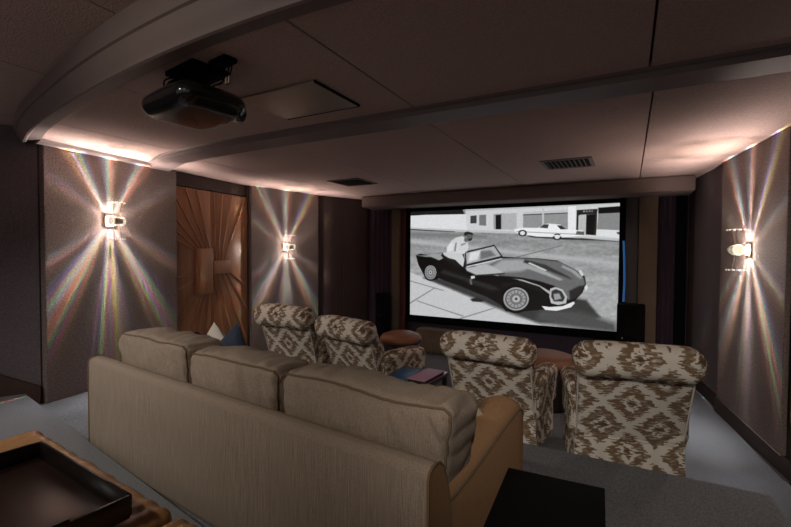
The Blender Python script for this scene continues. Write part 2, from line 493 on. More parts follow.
# upholstered panels standing proud of the walls
def wall_slab(name, a, b, z0, z1, t, mat, side, bev=0.008):
    a = Vector((*a, 0)); b = Vector((*b, 0)); d = b - a; L = d.length
    rz = math.atan2(d.y, d.x)
    mb = MB().bbox((0, min(0, t * side), z0), (L, max(0, t * side), z1), bev)
    o = mb.build(name, mat, angle=15); o.location = a; o.rotation_euler = (0, 0, rz)
    return o
struct(wall_slab('trim_1', (-4.755,1.958), (-4.945,3.42), MID, 2.76, 0.08, M['panel'], 1), 'upholstered wall panel')
struct(wall_slab('trim_2', (-5.09,4.755), (-4.87,6.11), 0.16, 2.765, 0.055, M['panel'], 1), 'upholstered wall panel')
struct(wall_slab('trim_3', (1.093,4.42), (0.897,5.88), 0.17, 2.765, 0.04, M['panel'], -1), 'upholstered wall panel')
struct(wall_slab('trim_4', (0.915,5.93), (0.755,7.1), 0.17, 2.765, 0.03, M['panel_dark'], -1), 'dark upholstered wall panel')
for i, (a, b) in enumerate((((-4.905,6.14), (-4.70,6.62)), ((-4.695,6.63), (-4.47,7.12)))):
    struct(wall_slab('trim_%d' % (5 + i), a, b, 0.16, 2.765, 0.03, M['wall'], 1), 'brown wall panel')
struct(wall_slab('baseboard_right', (1.16,4.2), (0.885,5.93), 0, 0.165, 0.05, M['base'], -1))
struct(wall_slab('baseboard_rear_right', (1.58,1.2), (1.165,4.19), 0, 0.165, 0.05, M['base'], -1))
struct(wall_slab('baseboard_left', (-5.09,4.755), (-4.80,6.2), 0, 0.155, 0.06, M['base'], 1))
struct(wall_slab('trim_14', (1.088,4.42), (0.892,5.88), 0.166, 0.176, 0.01, M['metal'], -1), 'thin bright strip standing in for the highlight under the wall panel')  # added bright strip in place of a highlight along the panel bottom
# sloping wooden base on the rear left wall, rising towards the back
mb = MB(); q0 = Vector((-4.80,1.93,0)); q1 = Vector((-5.70,0.35,0)); d = (q1 - q0).normalized(); n = Vector((-d.y, d.x, 0))
if n.x < 0: n = -n
pts = [q0 + Vector((0,0,REAR-0.1)), q1 + Vector((0,0,REAR)), q1 + Vector((0,0,1.45)), q0 + Vector((0,0,0.50))]
mb.add([p for p in pts] + [p + n * 0.03 for p in pts], [(0,1,2,3),(7,6,5,4),(0,4,5,1),(1,5,6,2),(2,6,7,3),(3,7,4,0)])
struct(mb.build('baseboard_rear_left', M['base'], smooth=False))

# ---- ceilings
arc = [(-6.0,2.42),(-5.3,2.14),(-4.9,1.985),(-4.5,1.845),(-3.9,1.70),(-3.02,1.557),(-2.34,1.46),(-1.42,1.405),(-0.5,1.46),(0.3,1.60),(1.1,1.84),(1.9,2.17)]
def arc_y(x):
    for (x0,y0),(x1,y1) in zip(arc, arc[1:]):
        if x <= x1: return y0 + (y1-y0)*(x-x0)/(x1-x0)
    return arc[-1][1]
def smooth_arc(n=60):
    out = []
    for i in range(n + 1):
        x = -5.6 + 7.4 * i / n
        y = sum(arc_y(x + (k - 3) * 0.13) for k in range(7)) / 7
        out.append((x, y))
    return out
SA = smooth_arc()
def sa(x):
    for (x0,y0),(x1,y1) in zip(SA, SA[1:]):
        if x <= x1: return y0 + (y1-y0)*(x-x0)/(x1-x0)
    return SA[-1][1]
G = 0.006
def rear_z(x):
    K = [(-9,2.86),(-4.9,2.88),(-3.65,2.92),(-3.0,2.965),(-2.4,2.98),(9,2.98)]
    for (x0,z0),(x1,z1) in zip(K, K[1:]):
        if x <= x1: return z0 + (z1-z0)*(x-x0)/(x1-x0)
def ceiling_zone(name, xs, ylo, yhi, z, zf=None):
    mb = MB()
    for x0, x1 in zip(xs, xs[1:]):
        n = 12; top = []; 
        fx = [x0 + G + (x1 - x0 - 2 * G) * i / n for i in range(n + 1)]
        pts = [(x, ylo(x)) for x in fx] + [(x, yhi(x)) for x in fx[::-1]]
        mb.prism(pts, z, z + 0.03, 0)
    ax, bx = xs[0] + G, xs[-1] - G
    fx = [ax + (bx - ax) * i / 30 for i in range(31)]
    mb.prism([(x, ylo(x)) for x in fx] + [(x, yhi(x)) for x in fx[::-1]], z + 0.03, z + 0.06, 1)
    if zf: mb.v = [(x, y, zz - z + zf(x)) for x, y, zz in mb.v]
    return struct(mb.build(name, [M['ceil'], M['seam']], smooth=False))
def beam_off(x):
    return 0.0 if x > -2.7 else 0.035 * (x + 2.7) ** 2 + max(0, -4.3 - x) * 0.25
ceiling_zone('ceiling', [-5.35,-4.2,-2.86,-1.38,0.12,1.4], lambda x: 3.02 + beam_off(x), lambda x: 7.3, CEIL)
ceiling_zone('ceiling_middle', [-5.35,-4.0,-2.77,-1.32,0.085,1.75], lambda x: sa(x) + 0.004, lambda x: 2.74 + beam_off(x), CEIL)
ceiling_zone('ceiling_rear', [-6.2,-4.6,-3.43,-2.33,-1.2,0.0,1.2,2.1], lambda x: -3.2, lambda x: sa(max(-5.6,min(1.8,x))) - 0.17, RCEIL, rear_z)
# curved stepped cornice where the ceiling rises
prof = [(0,0.05),(0,-0.012),(0.09,-0.012),(0.097,-0.034),(0.108,-0.042),(0.122,-0.038),(0.130,-0.012),(0.146,0.012),(0.158,0.045),(0.164,0.085),(0.178,0.09),(0.184,0.22),(0.10,0.22)]
path = []
for i, (x, y) in enumerate(SA):
    a = SA[max(0, i-1)]; b = SA[min(len(SA)-1, i+1)]
    t = Vector((b[0]-a[0], b[1]-a[1], 0)).normalized()
    path.append(((x, y, CEIL), (t.y, -t.x, 0), (0, 0, 1)))
mb = MB().sweep(path, prof)
n_ = len(prof)
for k in range(len(mb.v)):
    if k % n_ >= n_-2: x_, y_, z_ = mb.v[k]; mb.v[k] = (x_, y_, rear_z(x_) + 0.01)
    elif k % n_ in (8, 9, 10): x_, y_, z_ = mb.v[k]; mb.v[k] = (x_, y_, CEIL + (z_-CEIL)*min(1.0, (rear_z(x_)-CEIL-0.02)/0.17))
struct(mb.build('trim_7', M['mould'], angle=25), 'curved moulded cornice')
# ceiling beam
prof = [(2.695,0.05),(2.695,0.0),(2.705,-0.012),(2.73,-0.016),(2.742,-0.044),(2.985,-0.044),(2.995,-0.02),(3.04,0.0),(3.04,0.05)]
path = [((x, beam_off(x), CEIL), (0,1,0), (0,0,1)) for x in [-5.1 + 0.1*i for i in range(69)]]
struct(MB().sweep(path, prof).build('trim_8', M['mould'], angle=25), 'ceiling beam')
# small cornice over the first wall panel
prof = [(-0.01,0.0),(-0.01,-0.035),(0.02,-0.04),(0.045,-0.028),(0.07,-0.02),(0.085,0.0)]
pa, pb = Vector((-4.755,1.90,CEIL)), Vector((-4.935,3.28,CEIL))
d = (pb-pa).normalized(); nrm = Vector((d.y,-d.x,0))
struct(MB().sweep([(pa + (pb-pa)*k/10, nrm, (0,0,1)) for k in range(11)], prof).build('trim_9', M['mould'], angle=30), 'cornice over the wall panel')
# dark band over the left door, soffit over the screen wall
struct(wall_slab('trim_10', (-5.02,3.42), (-5.16,4.74), 2.60, 2.765, 0.05, M['base'], 1), 'dark frame over the door')
struct(MB().bbox((-4.27,6.58,2.565),(0.74,7.2,2.765), 0.03).build('trim_11', M['soffit']), 'soffit over the screen')

# ---- screen wall columns and drapes
def wavy_drape(name, x0, x1, y, z0, z1, amp, waves, mat, label, kind='structure', taper=0):
    mb = MB(); n = 40; vs = []
    for j in range(9):
        z = z0 + (z1-z0)*j/8
        for i in range(n+1):
            u = i/n; xx = x0 + (x1-x0)*u
            if taper: xx = x0 + (x1 - x0) * u * (1 - taper * (1 - j/8)) if taper > 0 else x1 - (x1 - x0) * (1-u) * (1 + taper * (j/8))
            vs.append((xx, y + amp*math.sin(u*waves*2*PI), z))
    back = [(a, b+0.03, c) for a, b, c in vs]
    fs = []
    for j in range(8):
        for i in range(n):
            k = j*(n+1)+i
            fs.append((k, k+1, k+n+2, k+n+1))
            m = k + len(vs); fs.append((m, m+n+1, m+n+2, m+1))
    for i in range(n):
        N = len(vs); fs.append((i, i+N, i+N+1, i+1)); k = 8*(n+1)+i; fs.append((k, k+1, k+1+N, k+N))
    for j in range(8):
        a = j*(n+1); N = len(vs); fs.append((a, a+n+1, a+n+1+N, a+N)); b = a+n; fs.append((b, b+N, b+n+1+N, b+n+1))
    mb.add(vs + back, fs)
    o = mb.build(name, mat)
    return tag(o, label, 'curtain')
struct(MB().bbox((-3.86,6.98,0),(-3.70,7.2,2.565), 0.01).build('trim_12', M['tan']), 'tan column beside the screen')
struct(MB().bbox((0.13,6.98,0),(0.36,7.2,2.565), 0.01).build('trim_13', M['tan']), 'tan column beside the screen')
wavy_drape('plum_curtain', -4.36, -3.88, 7.08, 0.02, 2.56, 0.02, 5, M['drape'], 'dark plum curtain left of the screen, by the brown left wall')
wavy_drape('plum_curtain', 0.38, 0.57, 7.08, 0.02, 2.56, 0.015, 3, M['drape'], 'dark plum curtain right of the right tan column')
wavy_drape('black_curtain', 0.58, 0.71, 7.08, 0.02, 2.56, 0.012, 2, M['blackm'], 'narrow black curtain against the right wall')
wavy_drape('red_curtain', -3.69, -3.60, 7.03, 0.02, 2.56, 0.008, 1, M['drape_red'], 'narrow dark red curtain at the left edge of the screen')
wavy_drape('grey_curtain', -0.035, 0.12, 7.03, 0.02, 2.56, 0.008, 1, M['drape_grey'], 'narrow grey curtain at the right edge of the screen')

# ------------------------------------------------------------------ projection screen
SX0, SX1, SZ0, SZ1, SY = -3.520, -0.117, 0.611, 2.501, 7.1
scr = thing('projection_screen', 'large cinema screen showing a black and white street scene with an open sports car', 'screen', ((SX0+SX1)/2, SY, 0))
cx = (SX0+SX1)/2
mb = MB(); b = 0.085
for lo, hi in (((SX0-b, SZ0-b-0.03), (SX0, SZ1+b+0.02)), ((SX1, SZ0-b-0.03), (SX1+b, SZ1+b+0.02)), ((SX0, SZ1), (SX1, SZ1+b-0.03)), ((SX0, SZ0-b-0.03), (SX1, SZ0))):
    mb.bbox((lo[0]-cx, -0.03, lo[1]), (hi[0]-cx, 0.03, hi[1]), 0.006)
mb.build('frame', M['velvet'], scr)

PIC = [
 (0.12,2,"-14,-24 292,-7 303,42 189,45 39,41 -14,33"),
 (0.86,1,"-14,38 90,34 323,43 319,191 157,169 -13,151"),
 (0.8,1,"307,-13 1009,-15 1012,281 772,248 319,196"),
 (0.72,1,"307,-13 1009,-15 1010,7 307,16"),
 (0.25,1,"335,60 367,56 367,127 335,128"),
 (0.45,1,"380,55 415,54 416,152 381,146"),
 (0.6,1,"452,52 495,49 496,186 453,185"),
 (0.1,1,"463,60 489,59 490,186 464,185"),
 (0.68,1,"495,49 564,49 565,194 496,186"),
 (0.56,1,"594,46 792,41 794,197 595,175"),
 (0.2,0.6,"594,63 793,60 793,67 594,71"),
 (0.75,1,"594,46 792,41 793,60 594,63"),
 (0.75,1,"680,3 689,4 690,186 681,186"),
 (0.9,1,"792,12 826,10 828,245 794,239"),
 (0.15,1,"829,43 914,40 912,72 911,247 902,247 900,81 844,82 836,231 828,231"),
 (0.72,1,"837,86 868,83 867,237 836,231"),
 (0.07,1,"869,83 903,81 902,247 868,241"),
 (0.6,0.5,"855,50 863,50 863,62 856,62"),
 (0.6,0.5,"867,51 873,51 873,63 867,62"),
 (0.6,0.5,"879,49 885,50 885,61 879,61"),
 (0.6,0.5,"890,50 894,50 894,62 890,62"),
 (0.52,1,"917,73 1010,63 1012,213 913,201"),
 (0.08,1,"916,31 1010,25 1010,75 917,77"),
 (0.86,1,"911,201 1012,213 1012,276 909,247"),
 (0.74,1,"-13,151 157,169 319,185 590,209 772,248 1012,281 1013,294 772,265 563,226 319,206 -13,174"),
 (0.22,0.8,"-13,163 157,185 254,197 254,202 157,194 -13,174"),
 (0.3,0.8,"845,269 1013,299 1013,305 846,276"),
 (0.68,6,"-13,259 1014,456 1014,490 -13,302"),
 (0.4,0.8,"550,432 773,325 775,329 553,439"),
 (0.47,5,"-13,197 421,235 421,266 -13,236"),
 (0.12,2,"617,245 869,274 939,289 772,279 631,257"),
 (0.92,1,"553,186 603,178 663,180 691,150 711,146 761,157 786,196 854,208 865,227 862,250 772,263 657,253 570,224 556,208"),
 (0.25,0.8,"669,178 689,152 711,153 706,186"),
 (0.2,0.8,"746,162 766,165 786,196 762,196"),
 (0.6,0.8,"563,204 845,236 845,243 563,211"),
 (0.1,1,"613,223 611,233 607,242 601,247 593,249 585,247 578,241 574,232 572,221 574,211 578,202 585,196 593,195 600,197 607,203 611,212"),
 (0.85,1,"605,222 604,229 601,235 597,239 593,241 588,239 584,235 581,229 580,222 581,215 584,209 588,205 593,203 597,205 601,209 604,215"),
 (0.1,1,"767,258 766,268 762,276 756,282 749,284 741,282 735,276 731,267 729,257 731,247 735,238 741,233 748,231 755,233 761,239 766,248"),
 (0.85,1,"760,258 759,264 756,270 753,274 748,275 744,274 740,270 738,264 737,257 738,250 740,245 744,241 748,239 752,241 756,245 759,251"),
 (0.92,0.6,"722,242 778,246 778,256 722,252"),
 (0.35,1,"831,212 862,218 862,246 826,240"),
 (0.3,1,"989,226 1012,222 1012,245 993,242"),
 (0.76,1,"-11,577 41,611 110,655 350,813 540,931 702,1007 703,1063 -10,1028"),
 (0.5,0.8,"-10,891 143,724 148,729 -5,902"),
 (0.5,0.8,"42,857 305,970 302,979 39,865"),
 (0.5,0.8,"258,1012 469,871 472,878 265,1019"),
 (0.5,0.8,"193,753 -29,664 -29,655 196,745"),
 (0.22,5,"76,637 143,675 365,804 540,913 676,981 852,954 934,896 874,764 566,720 272,639"),
 (0.3,10,"675,870 851,860 991,933 1001,1011 778,990 663,958"),
 (0.05,1,"33,423 57,406 125,421 166,399 207,387 294,424 333,489 467,575 499,611 593,618 673,662 719,707 758,752 795,800 826,780 859,706 873,635 867,577 824,520 749,452 672,437 564,431 497,425 466,523 326,529"),
 (0.05,1,"33,423 191,412 349,560 566,620 673,674 726,743 795,800 727,857 675,870 622,885 519,903 497,854 425,785 272,692 159,632 110,649 84,617 48,513"),
 (0.16,6,"192,548 468,690 489,714 453,730 176,585"),
 (0.1,4,"496,650 593,638 674,681 707,745 661,712 580,674 499,690"),
 (0.4,2.5,"367,559 497,438 564,434 672,441 755,459 824,520 863,589 870,635 826,745 799,776 776,702 738,662 673,628 593,603 498,593"),
 (0.62,6,"423,546 497,451 592,448 659,491 592,548 481,569"),
 (0.62,3,"565,469 672,520 775,606 763,617 659,550 558,489"),
 (0.2,3,"605,448 698,489 800,581 812,604 698,528 599,473"),
 (0.75,0.8,"619,480 698,543 706,533 627,470"),
 (0.22,0.8,"635,472 714,533 719,523 643,464"),
 (0.6,3,"774,487 831,537 858,587 846,597 812,545 769,506"),
 (0.16,3,"803,700 847,653 868,652 847,731 808,782"),
 (0.55,2,"40,423 125,416 183,415 167,432 92,436"),
 (0.6,2,"100,422 207,387 231,411 167,467 142,449"),
 (0.03,1,"75,470 151,509 163,646 106,655 72,573"),
 (0.04,1,"160,580 159,601 155,620 148,638 140,651 130,660 120,663 109,661 99,654 91,641 84,625 80,605 78,584 79,563 83,543 90,526 98,513 108,504 119,501 129,503 139,511 148,524 154,540 158,559"),
 (0.62,1,"153,580 151,597 148,614 143,628 136,639 128,646 120,648 111,647 103,641 96,630 90,617 87,601 86,584 87,566 90,550 95,536 102,525 110,518 119,516 128,517 136,524 143,534 148,547 151,563"),
 (0.3,1,"148,581 147,595 144,609 140,621 134,631 127,637 120,639 112,638 105,632 99,624 94,612 91,598 90,583 91,569 94,555 99,542 105,533 112,527 119,525 126,526 133,532 139,541 144,552 147,566"),
 (0.6,1,"145,581 144,594 141,606 137,617 132,625 126,630 120,633 113,631 107,627 101,619 97,608 95,596 94,583 95,570 97,558 101,547 106,539 112,533 119,531 126,533 132,538 137,545 141,556 144,568"),
 (0.42,1,"136,581 135,590 134,598 131,605 128,610 124,614 119,615 115,614 111,611 108,606 105,599 103,591 103,583 103,574 105,566 107,559 111,554 115,550 119,549 123,550 128,553 131,558 134,565 135,573"),
 (0.7,1,"129,581 129,587 128,592 126,596 124,599 122,601 119,602 117,601 114,600 112,596 111,592 110,588 109,582 110,577 111,572 112,568 114,565 117,563 119,562 122,563 124,564 126,568 128,572 129,576"),
 (0.25,0.6,"123,582 123,584 123,586 122,587 121,589 120,590 119,590 118,590 117,589 116,588 116,586 115,584 115,582 115,580 116,578 116,576 117,575 118,574 119,574 120,574 121,575 122,576 123,578 123,580"),
 (0.42,0.7,"130,580 144,578 144,584 130,583"),
 (0.42,0.7,"129,590 142,600 141,605 129,592"),
 (0.42,0.7,"127,597 136,618 134,622 125,599"),
 (0.42,0.7,"122,602 126,629 123,630 121,603"),
 (0.42,0.7,"118,603 115,631 112,630 116,602"),
 (0.42,0.7,"113,600 105,623 103,619 112,598"),
 (0.42,0.7,"110,593 98,607 96,601 109,590"),
 (0.42,0.7,"109,584 94,586 94,580 109,581"),
 (0.42,0.7,"109,574 96,564 98,559 110,572"),
 (0.42,0.7,"112,567 103,546 105,542 113,565"),
 (0.42,0.7,"116,562 112,535 115,534 118,561"),
 (0.42,0.7,"121,561 123,533 126,535 122,562"),
 (0.42,0.7,"125,564 134,541 136,545 127,566"),
 (0.42,0.7,"129,571 141,557 142,563 129,574"),
 (0.04,1,"640,781 637,812 630,842 619,869 604,890 587,905 568,911 549,910 530,899 515,882 502,857 495,828 492,796 494,763 502,733 513,706 529,685 547,671 566,665 585,668 603,679 618,697 630,721 637,750"),
 (0.62,1,"627,782 625,808 619,833 610,854 598,872 583,884 568,889 552,888 537,879 524,865 514,845 508,821 506,795 507,768 513,743 523,721 536,704 550,692 566,688 582,690 596,699 609,713 618,733 624,757"),
 (0.3,1,"618,783 617,805 612,827 604,845 593,860 581,870 568,875 554,874 541,866 530,854 522,837 516,816 514,794 516,771 521,749 529,730 540,716 553,706 566,702 580,704 592,711 603,724 611,741 616,761"),
 (0.6,1,"612,784 611,803 607,822 600,839 590,852 579,861 568,865 556,864 544,857 535,846 527,831 522,813 520,793 522,773 526,754 534,737 543,724 554,715 566,712 578,713 589,720 599,731 606,746 611,764"),
 (0.42,1,"597,785 596,798 593,811 589,821 582,830 575,836 567,839 559,838 552,834 546,826 541,816 538,804 536,791 537,778 540,766 545,755 551,746 559,740 567,738 574,739 582,743 588,751 593,761 596,772"),
 (0.7,1,"585,786 584,794 583,802 580,808 576,813 572,817 567,818 562,818 558,815 554,811 551,805 549,798 549,790 549,782 551,775 554,768 558,763 562,760 567,758 571,759 576,761 580,766 582,772 584,779"),
 (0.25,0.6,"574,788 574,791 573,794 572,796 571,798 569,800 567,800 565,800 563,799 562,797 561,795 560,792 560,789 560,786 561,783 562,780 563,778 565,777 567,776 569,776 570,777 572,779 573,782 574,784"),
 (0.42,0.7,"586,784 611,780 611,789 586,789"),
 (0.42,0.7,"585,799 608,813 606,821 584,803"),
 (0.42,0.7,"580,811 597,841 593,847 578,814"),
 (0.42,0.7,"573,819 580,859 574,861 570,820"),
 (0.42,0.7,"564,820 560,863 554,861 561,820"),
 (0.42,0.7,"556,816 541,852 537,847 554,813"),
 (0.42,0.7,"550,806 527,828 525,820 549,802"),
 (0.42,0.7,"548,792 522,797 522,788 548,788"),
 (0.42,0.7,"549,778 525,763 527,755 550,774"),
 (0.42,0.7,"554,766 537,735 541,729 556,763"),
 (0.42,0.7,"561,758 554,718 559,715 564,757"),
 (0.42,0.7,"570,756 574,714 579,716 573,757"),
 (0.42,0.7,"578,761 592,725 597,731 580,763"),
 (0.42,0.7,"584,771 606,749 608,757 585,775"),
 (0.72,1,"721,687 744,671 776,690 795,748 792,801 758,819 726,808 718,756"),
 (0.2,1.5,"728,706 746,688 771,705 786,754 777,788 739,792 726,755"),
 (0.6,2,"736,730 761,722 771,765 741,782"),
 (0.88,1,"684,835 720,840 777,826 823,783 828,797 812,832 752,868 701,867"),
 (0.8,1,"841,527 853,526 863,566 855,578 844,550"),
 (0.85,1,"866,661 876,642 881,665 873,693"),
 (0.55,0.8,"207,398 294,434 293,445 204,409"),
 (0.4,1,"334,635 343,634 349,681 337,682"),
 (0.12,1.5,"186,394 240,389 302,406 311,510 274,525 199,460 178,422"),
 (0.66,1.5,"310,392 453,330 495,423 315,510"),
 (0.42,4,"389,378 442,371 465,417 389,453"),
 (0.85,4,"334,392 389,371 374,453 326,475"),
 (0.14,0.8,"308,382 457,321 459,332 312,396"),
 (0.14,0.8,"453,324 459,324 500,423 495,431"),
 (0.14,0.8,"311,500 495,418 499,437 319,518"),
 (0.2,0.8,"307,385 313,385 319,510 311,517"),
 (0.85,0.8,"315,517 495,439 497,445 319,525"),
 (0.7,3,"311,531 413,493 443,505 511,569 436,589 367,593 319,558"),
 (0.8,1,"340,605 360,599 362,621 342,633"),
 (0.15,1.5,"375,592 511,566 511,577 390,600"),
 (0.78,1.2,"186,394 240,379 294,406 306,455 299,524 280,497 257,459 220,443 195,418"),
 (0.8,1.5,"211,344 232,287 260,253 293,240 316,268 327,330 322,378 294,406 236,393 208,379"),
 (0.86,1.2,"211,341 232,302 248,316 240,372 211,389"),
 (0.82,1.2,"259,281 279,291 276,358 310,378 306,402 257,389"),
 (0.45,2,"257,302 264,302 258,379 250,380"),
 (0.5,1.5,"285,316 309,302 313,311 289,330"),
 (0.36,1.2,"306,226 333,223 349,231 346,261 333,286 316,291 308,268"),
 (0.4,1.2,"306,258 322,286 314,302 301,281"),
 (0.15,1,"301,222 306,205 323,200 345,212 353,226 346,231 325,225 306,239"),
 (0.12,1,"324,272 345,259 344,275 333,289"),
 (0.6,1,"311,244 316,244 316,258 311,258"),
 (0.15,2,"338,815 368,796 413,817 395,835 350,834"),
]

def rasterise(w, h):
    ss = 2; W2, H2 = w*ss, h*ss
    yy, xx = np.mgrid[0:H2, 0:W2]
    U = (xx+0.5)/W2*1000; V = (yy+0.5)/H2*1000
    # road with soft streaks
    img = 0.55 + 0.10*np.clip((V-250)/500, 0, 1) + 0.02*np.sin(V*0.07 + U*0.004)
    rng = np.random.RandomState(3)
    def vnoise(nx, ny):
        g = rng.rand(ny+2, nx+2)
        fx = (xx+0.5)/W2*nx; fy = (yy+0.5)/H2*ny
        ix = fx.astype(int); iy = fy.astype(int); tx = fx-ix; ty = fy-iy
        return (g[iy,ix]*(1-tx)+g[iy,ix+1]*tx)*(1-ty)+(g[iy+1,ix]*(1-tx)+g[iy+1,ix+1]*tx)*ty
    img += (vnoise(90,90)-0.5)*0.09 + (vnoise(20,60)-0.5)*0.08
    for g, soft, s in PIC:
        P = np.array([[float(c) for c in q.split(',')] for q in s.split()])
        bw = soft*3.2 + 2
        x0, x1 = P[:,0].min()-bw*2, P[:,0].max()+bw*2; y0, y1 = P[:,1].min()-bw*3, P[:,1].max()+bw*3
        i0, i1 = max(0,int(x0/1000*W2)), min(W2,int(x1/1000*W2)+1); j0, j1 = max(0,int(y0/1000*H2)), min(H2,int(y1/1000*H2)+1)
        if i1 <= i0 or j1 <= j0: continue
        X = U[j0:j1,i0:i1]*1.8; Y = V[j0:j1,i0:i1]          # 1.8 : picture aspect
        inside = np.zeros(X.shape, bool); dist = np.full(X.shape, 1e9)
        Q = P.copy(); Q[:,0] *= 1.8
        for k in range(len(Q)):
            ax, ay = Q[k]; bx, by = Q[(k+1) % len(Q)]
            c = ((ay > Y) != (by > Y)) & (X < (bx-ax)*(Y-ay)/((by-ay) if by != ay else 1e-9)+ax)
            inside ^= c
            L2 = (bx-ax)**2+(by-ay)**2+1e-9
            t = np.clip(((X-ax)*(bx-ax)+(Y-ay)*(by-ay))/L2, 0, 1)
            dist = np.minimum(dist, np.hypot(X-ax-t*(bx-ax), Y-ay-t*(by-ay)))
        sd = np.where(inside, dist, -dist)
        al = np.clip(sd/(soft*5.0)+0.5, 0, 1)
        base = img[j0:j1,i0:i1]
        img[j0:j1,i0:i1] = base*(1-al) + g*al
    img += (vnoise(220,130)-0.5)*0.05*np.clip(img*3,0,1)
    img = img.reshape(h, ss, w, ss).mean(axis=(1,3))
    return np.clip(img, 0.012, 0.95)
PW, PH = 560, 311
pic = rasterise(PW, PH)
me = bpy.data.meshes.new('picture')
gx = np.linspace(SX0-cx, SX1-cx, PW+1); gz = np.linspace(SZ1, SZ0, PH+1)
co = np.zeros(((PW+1)*(PH+1), 3)); co[:,0] = np.tile(gx, PH+1); co[:,2] = np.repeat(gz, PW+1)
idx = (np.arange(PH)[:,None]*(PW+1)+np.arange(PW)[None,:]).ravel()
quads = np.stack([idx, idx+PW+1, idx+PW+2, idx+1], 1)
me.vertices.add(len(co)); me.vertices.foreach_set('co', co.ravel())
me.loops.add(quads.size); me.loops.foreach_set('vertex_index', quads.ravel())
me.polygons.add(len(quads)); me.polygons.foreach_set('loop_start', np.arange(0, quads.size, 4))
me.polygons.foreach_set('loop_total', np.full(len(quads), 4))
me.update(calc_edges=True)
ca = me.color_attributes.new('picture', 'FLOAT_COLOR', 'CORNER')
lin = np.power(pic, 2.2).ravel()
cc = np.ones((len(quads), 4, 4)); cc[:,:,:3] = lin[:,None,None]*np.array([0.97, 0.985, 1.0])
ca.data.foreach_set('color', cc.ravel())
m, nt, bs = new_mat('projected_picture')
at_ = nt.nodes.new('ShaderNodeVertexColor'); at_.layer_name = 'picture'
bs.inputs['Base Color'].default_value = (0.05, 0.05, 0.05, 1); bs.inputs['Roughness'].default_value = 0.9
nt.links.new(at_.outputs[0], bs.inputs['Emission Color']); bs.inputs['Emission Strength'].default_value = 1.0
me.materials.append(m)
po = bpy.data.objects.new('picture', me); COL.objects.link(po); po.parent = scr; po.location = (0, -0.012, 0)
MB().box((SX0-cx, 0.0, SZ0), (SX1-cx, 0.02, SZ1)).build('screen_board', M['velvet'], scr, smooth=False)

# ------------------------------------------------------------------ doors
def carved_door(name, loc, rz, label, flip=False):
    t = thing(name, label, 'door', loc, rz); t['kind'] = 'structure'
    for x0, x1 in ((0.0, 0.698), (0.702, 1.40)):
        lf = MB().bbox((x0, -0.02, 0.02), (x1, 0.02, 2.585), 0.004).build('door_leaf', M['door'], t)
    cxl, czl = 0.69, 1.49
    def wedge(a, b, w0, w1, th):
        """tapering carved batten from the centre block outward, chamfered to one side"""
        a = Vector((a[0], 0, a[1])); b = Vector((b[0], 0, b[1])); d = (b-a).normalized(); n = Vector((d.z, 0, -d.x))
        mb = MB()
        vs = []
        for p, w in ((a, w0), (b, w1)):
            for s, y in ((-1, -0.02), (-0.6, -0.02-th), (0.8, -0.02-th*0.45), (1, -0.02)):
                vs.append(p + n*(w*s) + Vector((0, y, 0)))
        mb.add(vs, [(0,1,5,4),(1,2,6,5),(2,3,7,6),(0,3,2,1),(4,5,6,7),(0,4,7,3)])
        mb.build('batten', M['door2'], t, smooth=False)
    R = [((0.78,1.63),(0.75,2.57)),((0.83,1.63),(0.91,2.57)),((0.87,1.63),(1.09,2.57)),((0.93,1.63),(1.36,2.57)),
         ((0.73,1.44),(0.98,0.30)),((0.80,1.44),(1.16,0.30)),((0.89,1.44),(1.38,0.42)),((0.97,1.44),(1.38,0.90)),((1.01,1.47),(1.38,1.22)),
         ((0.67,1.80),(0.46,2.57)),((0.61,1.80),(0.28,2.57)),((0.55,1.80),(0.10,2.50)),((0.50,1.80),(0.03,2.28)),((0.47,1.78),(0.03,2.10)),((0.45,1.76),(0.03,1.96)),
         ((0.66,1.18),(0.60,0.30)),((0.61,1.18),(0.36,0.30)),((0.56,1.18),(0.17,0.30)),((0.50,1.18),(0.03,0.55)),((0.46,1.20),(0.03,0.78)),((0.45,1.28),(0.03,1.04)),((0.44,1.38),(0.03,1.22)),((0.44,1.48),(0.03,1.40))]
    for a, b in R: wedge(a, b, 0.007, 0.011, 0.013)
    MB().bbox((0.44, -0.062, 1.18), (0.695, -0.018, 1.80), 0.006).build('centre_block', M['door2'], t)
    MB().bbox((0.705, -0.055, 1.44), (1.03, -0.018, 1.63), 0.006).build('centre_block', M['door2'], t)
    return t
carved_door('door_1', (-5.045,3.33,0), math.atan2(1.4,-0.12), 'double wooden door carved with a sunburst, on the left wall')
t = thing('door_2', 'wooden door at the right edge of the picture', 'door', (1.145,4.33,0), math.atan2(-3.1,0.45)); t['kind'] = 'structure'
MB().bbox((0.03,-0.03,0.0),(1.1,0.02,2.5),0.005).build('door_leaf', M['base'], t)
for a, b_ in ((0.10,0.42),(0.46,0.78)):
    MB().bbox((a,-0.07,0.50),(b_,-0.028,1.52),0.01).build('batten', M['door2'], t)

